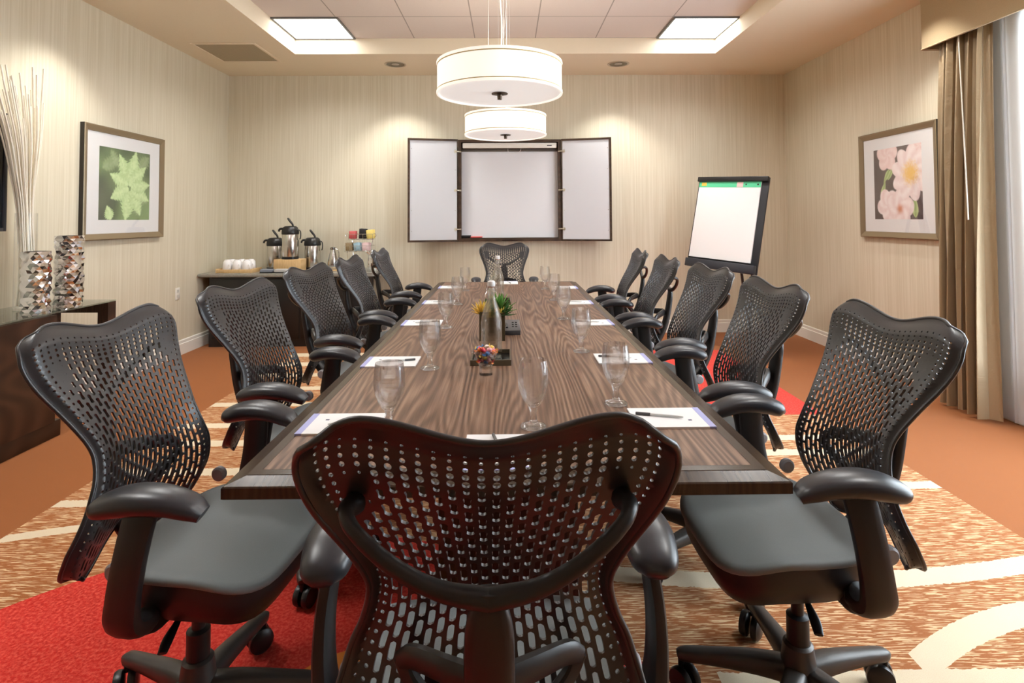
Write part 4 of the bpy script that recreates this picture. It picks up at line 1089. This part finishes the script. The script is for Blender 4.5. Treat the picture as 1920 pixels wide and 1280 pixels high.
for k in range(3):
    bm = along_x([(0, -.06), (.007, -.06), (.008, -.056), (.008, .05), (.0055, .058), (0, .06)])
    tag(link('board_marker', bm, pm('marker_red', (.70, .10, .09), .4) if k == 0 else bpy.data.materials['marker_red'], None, loc=(-.355 + .008 * k, D - .074 + .017 * k, 1.632 - H2 + .0485)), 'red board marker beside the black eraser on the whiteboard ledge', 'marker', 'red markers on the whiteboard ledge')

# ------------------------------------------------------------------ flip chart easel
BL, BR, TRc, TLc = Vector((1.905, 5.97, .805)), Vector((2.355, 5.31, .765)), Vector((2.506, 5.41, 1.706)), Vector((2.055, 6.08, 1.727))
ex_ = (BR - BL).normalized(); ez = ((TLc - BL) + (TRc - BR)).normalized(); en = ez.cross(ex_).normalized()   # towards the wall
if en.y < 0: en = -en
ez = ex_.cross(en).normalized()
if ez.z < 0: ez = -ez
WB, HB = (BR - BL).length, .5 * ((TLc - BL).length + (TRc - BR).length)
org = (BL + BR + TLc + TRc) / 4
ea = thing('flip_chart_easel', 'black flip chart easel standing in the corner by the back wall', 'easel', (org.x, org.y, 0))
def eb(bm, a0, a1, d0, d1, b0, b1, bev=0):
    box(bm, a0, a1, d0, d1, b0, b1, bev)
def emap(bm):
    for v in bm.verts:
        p = org + ex_ * v.co.x + en * v.co.y + ez * v.co.z; v.co = p - Vector((org.x, org.y, 0))
    return bm
bm = NB(); eb(bm, -WB / 2, WB / 2, 0, .02, -HB / 2, HB / 2, .006); link('board', emap(bm), pm('easel_black', (.020, .022, .028), .4), ea)
bm = NB(); eb(bm, -WB / 2, WB / 2, -.03, .0, HB / 2 - .045, HB / 2 + .005, .006); link('clamp_bar', emap(bm), m_black, ea)
bm = NB(); eb(bm, -WB / 2 + .01, WB / 2 - .005, -.05, .0, -HB / 2, -HB / 2 + .085, .008); link('pen_tray', emap(bm), pm('tray_slate', (.028, .032, .042), .4), ea)
def on_floor(a, b, dn):
    p = org + ex_ * a + ez * b + en * .02; return p - Vector((org.x, org.y, 0))
for a, fa in ((-.28, (-.30, -.02)), (.28, (.30, -.02)), (0, (0, .62))):
    p = on_floor(a, .1 if a else .3, 0)
    e_ = Vector((ex_.x * fa[0] + en.x * fa[1], ex_.y * fa[0] + en.y * fa[1], .0)) - Vector((en.x, en.y, 0)) * .10
    if a == 0: e_ = Vector((en.x, en.y, 0)).normalized() * .38
    e_.z = .012
    link('leg', sweep(NB(), [p + en * .012, e_], [(.014, .014), (.012, .012)], 10, (0, 1, 0), 3), m_black, ea)
fp = thing('paper_pad', 'large white paper pad with a green header strip on the flip chart', 'paper pad', (org.x, org.y, 0))
pw0, pw1, pb0, pb1 = -WB / 2 + .022, WB / 2 - .072, -HB / 2 + .105, HB / 2 - .046
bm = NB(); eb(bm, pw0, pw1, -.012, -.001, pb0, pb1); link('sheets', emap(bm), m_paper, fp, smooth=False)
bm = NB(); eb(bm, pw0, pw1, -.0135, -.012, pb1 - .058, pb1); link('header_strip', emap(bm), pm('header_green', (.10, .62, .33), .5), fp, smooth=False)
bm = NB(); eb(bm, pw0 + .03, pw0 + .09, -.0142, -.0135, pb1 - .045, pb1 - .008); link('yellow_patch', emap(bm), pm('header_yellow', (.80, .55, .08), .5), fp, smooth=False)
bm = NB(); eb(bm, pw1 - .26, pw1 - .19, -.0142, -.0135, pb1 - .056, pb1 - .004); link('pink_patch', emap(bm), pm('header_pink', (.80, .55, .55), .5), fp, smooth=False)
bm = NB(); eb(bm, pw1 - .165, pw1 - .15, -.0142, -.0135, pb1 - .036, pb1 - .022); eb(bm, pw1 - .04, pw1 - .022, -.0142, -.0135, pb1 - .036, pb1 - .022); link('printed_marks', emap(bm), m_key, fp, smooth=False)

# ------------------------------------------------------------------ drape, sheer, valance
q = N('bronze_satin'); x, y, z = q.xyz()
f = q.noise(q.vec(q.math('MULTIPLY', y, 16), q.math('MULTIPLY', z, 7)), 1, 3, .6, .8)
m_satin = q.bsdf((.34, .25, .148), .36, .25, .5, q.bump(f, .02, .35), Sheen_Weight=.2)
def cloth(fn, nu, nv, th=.003):
    bm = NB(); grid(bm, fn, nu, nv)
    return bm
def drape(a, b):
    y_ = lerp(3.985, 3.575, a) + .015 * (b - .5) * (a - .5)
    ph = (a ** .8) * 2 * PI * 5.3
    amp = lerp(.050, .028, b) * (1 + .25 * math.sin(3.1 * a * 7 + 2))
    x_ = lerp(3.075, 3.118, b ** 3) + amp * math.sin(ph + .25 * math.sin(2 * b * PI)) + .012 * math.sin(ph * 2.3 + b * 3)
    y_ += .028 * math.cos(ph)
    return (x_ - .02 * (1 - b), y_, lerp(.022, 2.60, b))
dr = thing('drape', 'bronze satin drape gathered at the side of the window', 'curtain', (0, 0, 0))
bm = cloth(drape, 150, 30)
link('drape_cloth', bm, m_satin, dr, ang=180)
link('draw_wand', sweep(NB(), [(3.078, 3.79, 2.60), (2.99, 3.648, 1.29)], .0045, 10), pm('wand_white', (.66, .62, .55), .3), dr)
q = N('sheer_voile')
dfs = q.n('BsdfDiffuse', Color=(.86, .86, .90, 1)); trl = q.n('BsdfTranslucent', Color=(.86, .87, .92, 1)); trp = q.n('BsdfTransparent', Color=(1, 1, 1, 1))
m1 = q.n('MixShader', Fac=.62); q.t.links.new(dfs.outputs[0], m1.inputs[1]); q.t.links.new(trl.outputs[0], m1.inputs[2])
m2 = q.n('MixShader', Fac=.10); q.t.links.new(m1.outputs[0], m2.inputs[1]); q.t.links.new(trp.outputs[0], m2.inputs[2]); q.t.links.new(m2.outputs[0], q.out.inputs[0])
m_sheer = q.m
def sheer(a, b):
    y_ = lerp(3.72, .30, a); ph = a * 2 * PI * 17
    return (3.199 + .013 * math.sin(ph + .4 * math.sin(3 * a * 9)) + .006 * math.sin(2.7 * ph), y_ + .03 * math.cos(ph * 1.0), lerp(.015, 2.62, b))
tag(link('sheer_curtain', cloth(sheer, 380, 8), m_sheer, None, ang=180), 'white sheer curtain across the bright window', 'curtain')
q = N('valance_fabric'); x, y, z = q.xyz(); f = q.noise(q.vec(x, y, z), 240, 3)
m_val = q.bsdf(q.mix(f, (.33, .245, .135), (.46, .35, .205)), .55, 0, .3, q.bump(f, .0006, .4), Sheen_Weight=.2)
va = thing('valance', 'flat upholstered bronze valance box above the drape and sheer curtain', 'valance', (0, 0, 0))
bm = NB(); box(bm, 3.045, 3.065, .2, 4.09, 2.532, ZC - .002, .004); box(bm, 3.065, XR - .001, 4.07, 4.09, 2.532, ZC - .002); box(bm, 3.065, XR - .001, .2, .22, 2.532, ZC - .002); box(bm, 3.065, XR - .001, .22, 4.07, 2.64, 2.66)
link('valance_board', bm, m_val, va)
link('welt', sweep(NB(), [(3.044, .2, 2.533), (3.044, 4.092, 2.533), (XR - .002, 4.092, 2.533)], .005, 8), m_val, va)

# ------------------------------------------------------------------ daylight and world
ld = bpy.data.lights.new('daylight', 'AREA'); ld.shape = 'RECTANGLE'; ld.size = W1 - W0 - .1; ld.size_y = WZ1 - WZ0 - .1; ld.energy = 300; ld.color = (.90, .95, 1.0)
lo = bpy.data.objects.new('daylight', ld); COL.objects.link(lo); lo.location = (XR + .35, (W0 + W1) / 2, (WZ0 + WZ1) / 2); lo.rotation_euler = (0, PI / 2, 0)
wd = bpy.data.worlds.new('world'); scn.world = wd; wd.use_nodes = True
bg = wd.node_tree.nodes['Background']; bg.inputs[0].default_value = (.75, .85, 1, 1); bg.inputs[1].default_value = 1.0
scn.view_settings.view_transform = 'Standard'; scn.view_settings.look = 'None'; scn.view_settings.gamma = 1; scn.view_settings.exposure = 0.48
scn.view_settings.use_curve_mapping = False
cy = scn.cycles
cy.use_denoising = True; cy.max_bounces = 10; cy.diffuse_bounces = 7; cy.glossy_bounces = 4; cy.transmission_bounces = 8; cy.transparent_max_bounces = 16
cy.caustics_reflective = False; cy.caustics_refractive = False; cy.sample_clamp_indirect = 6
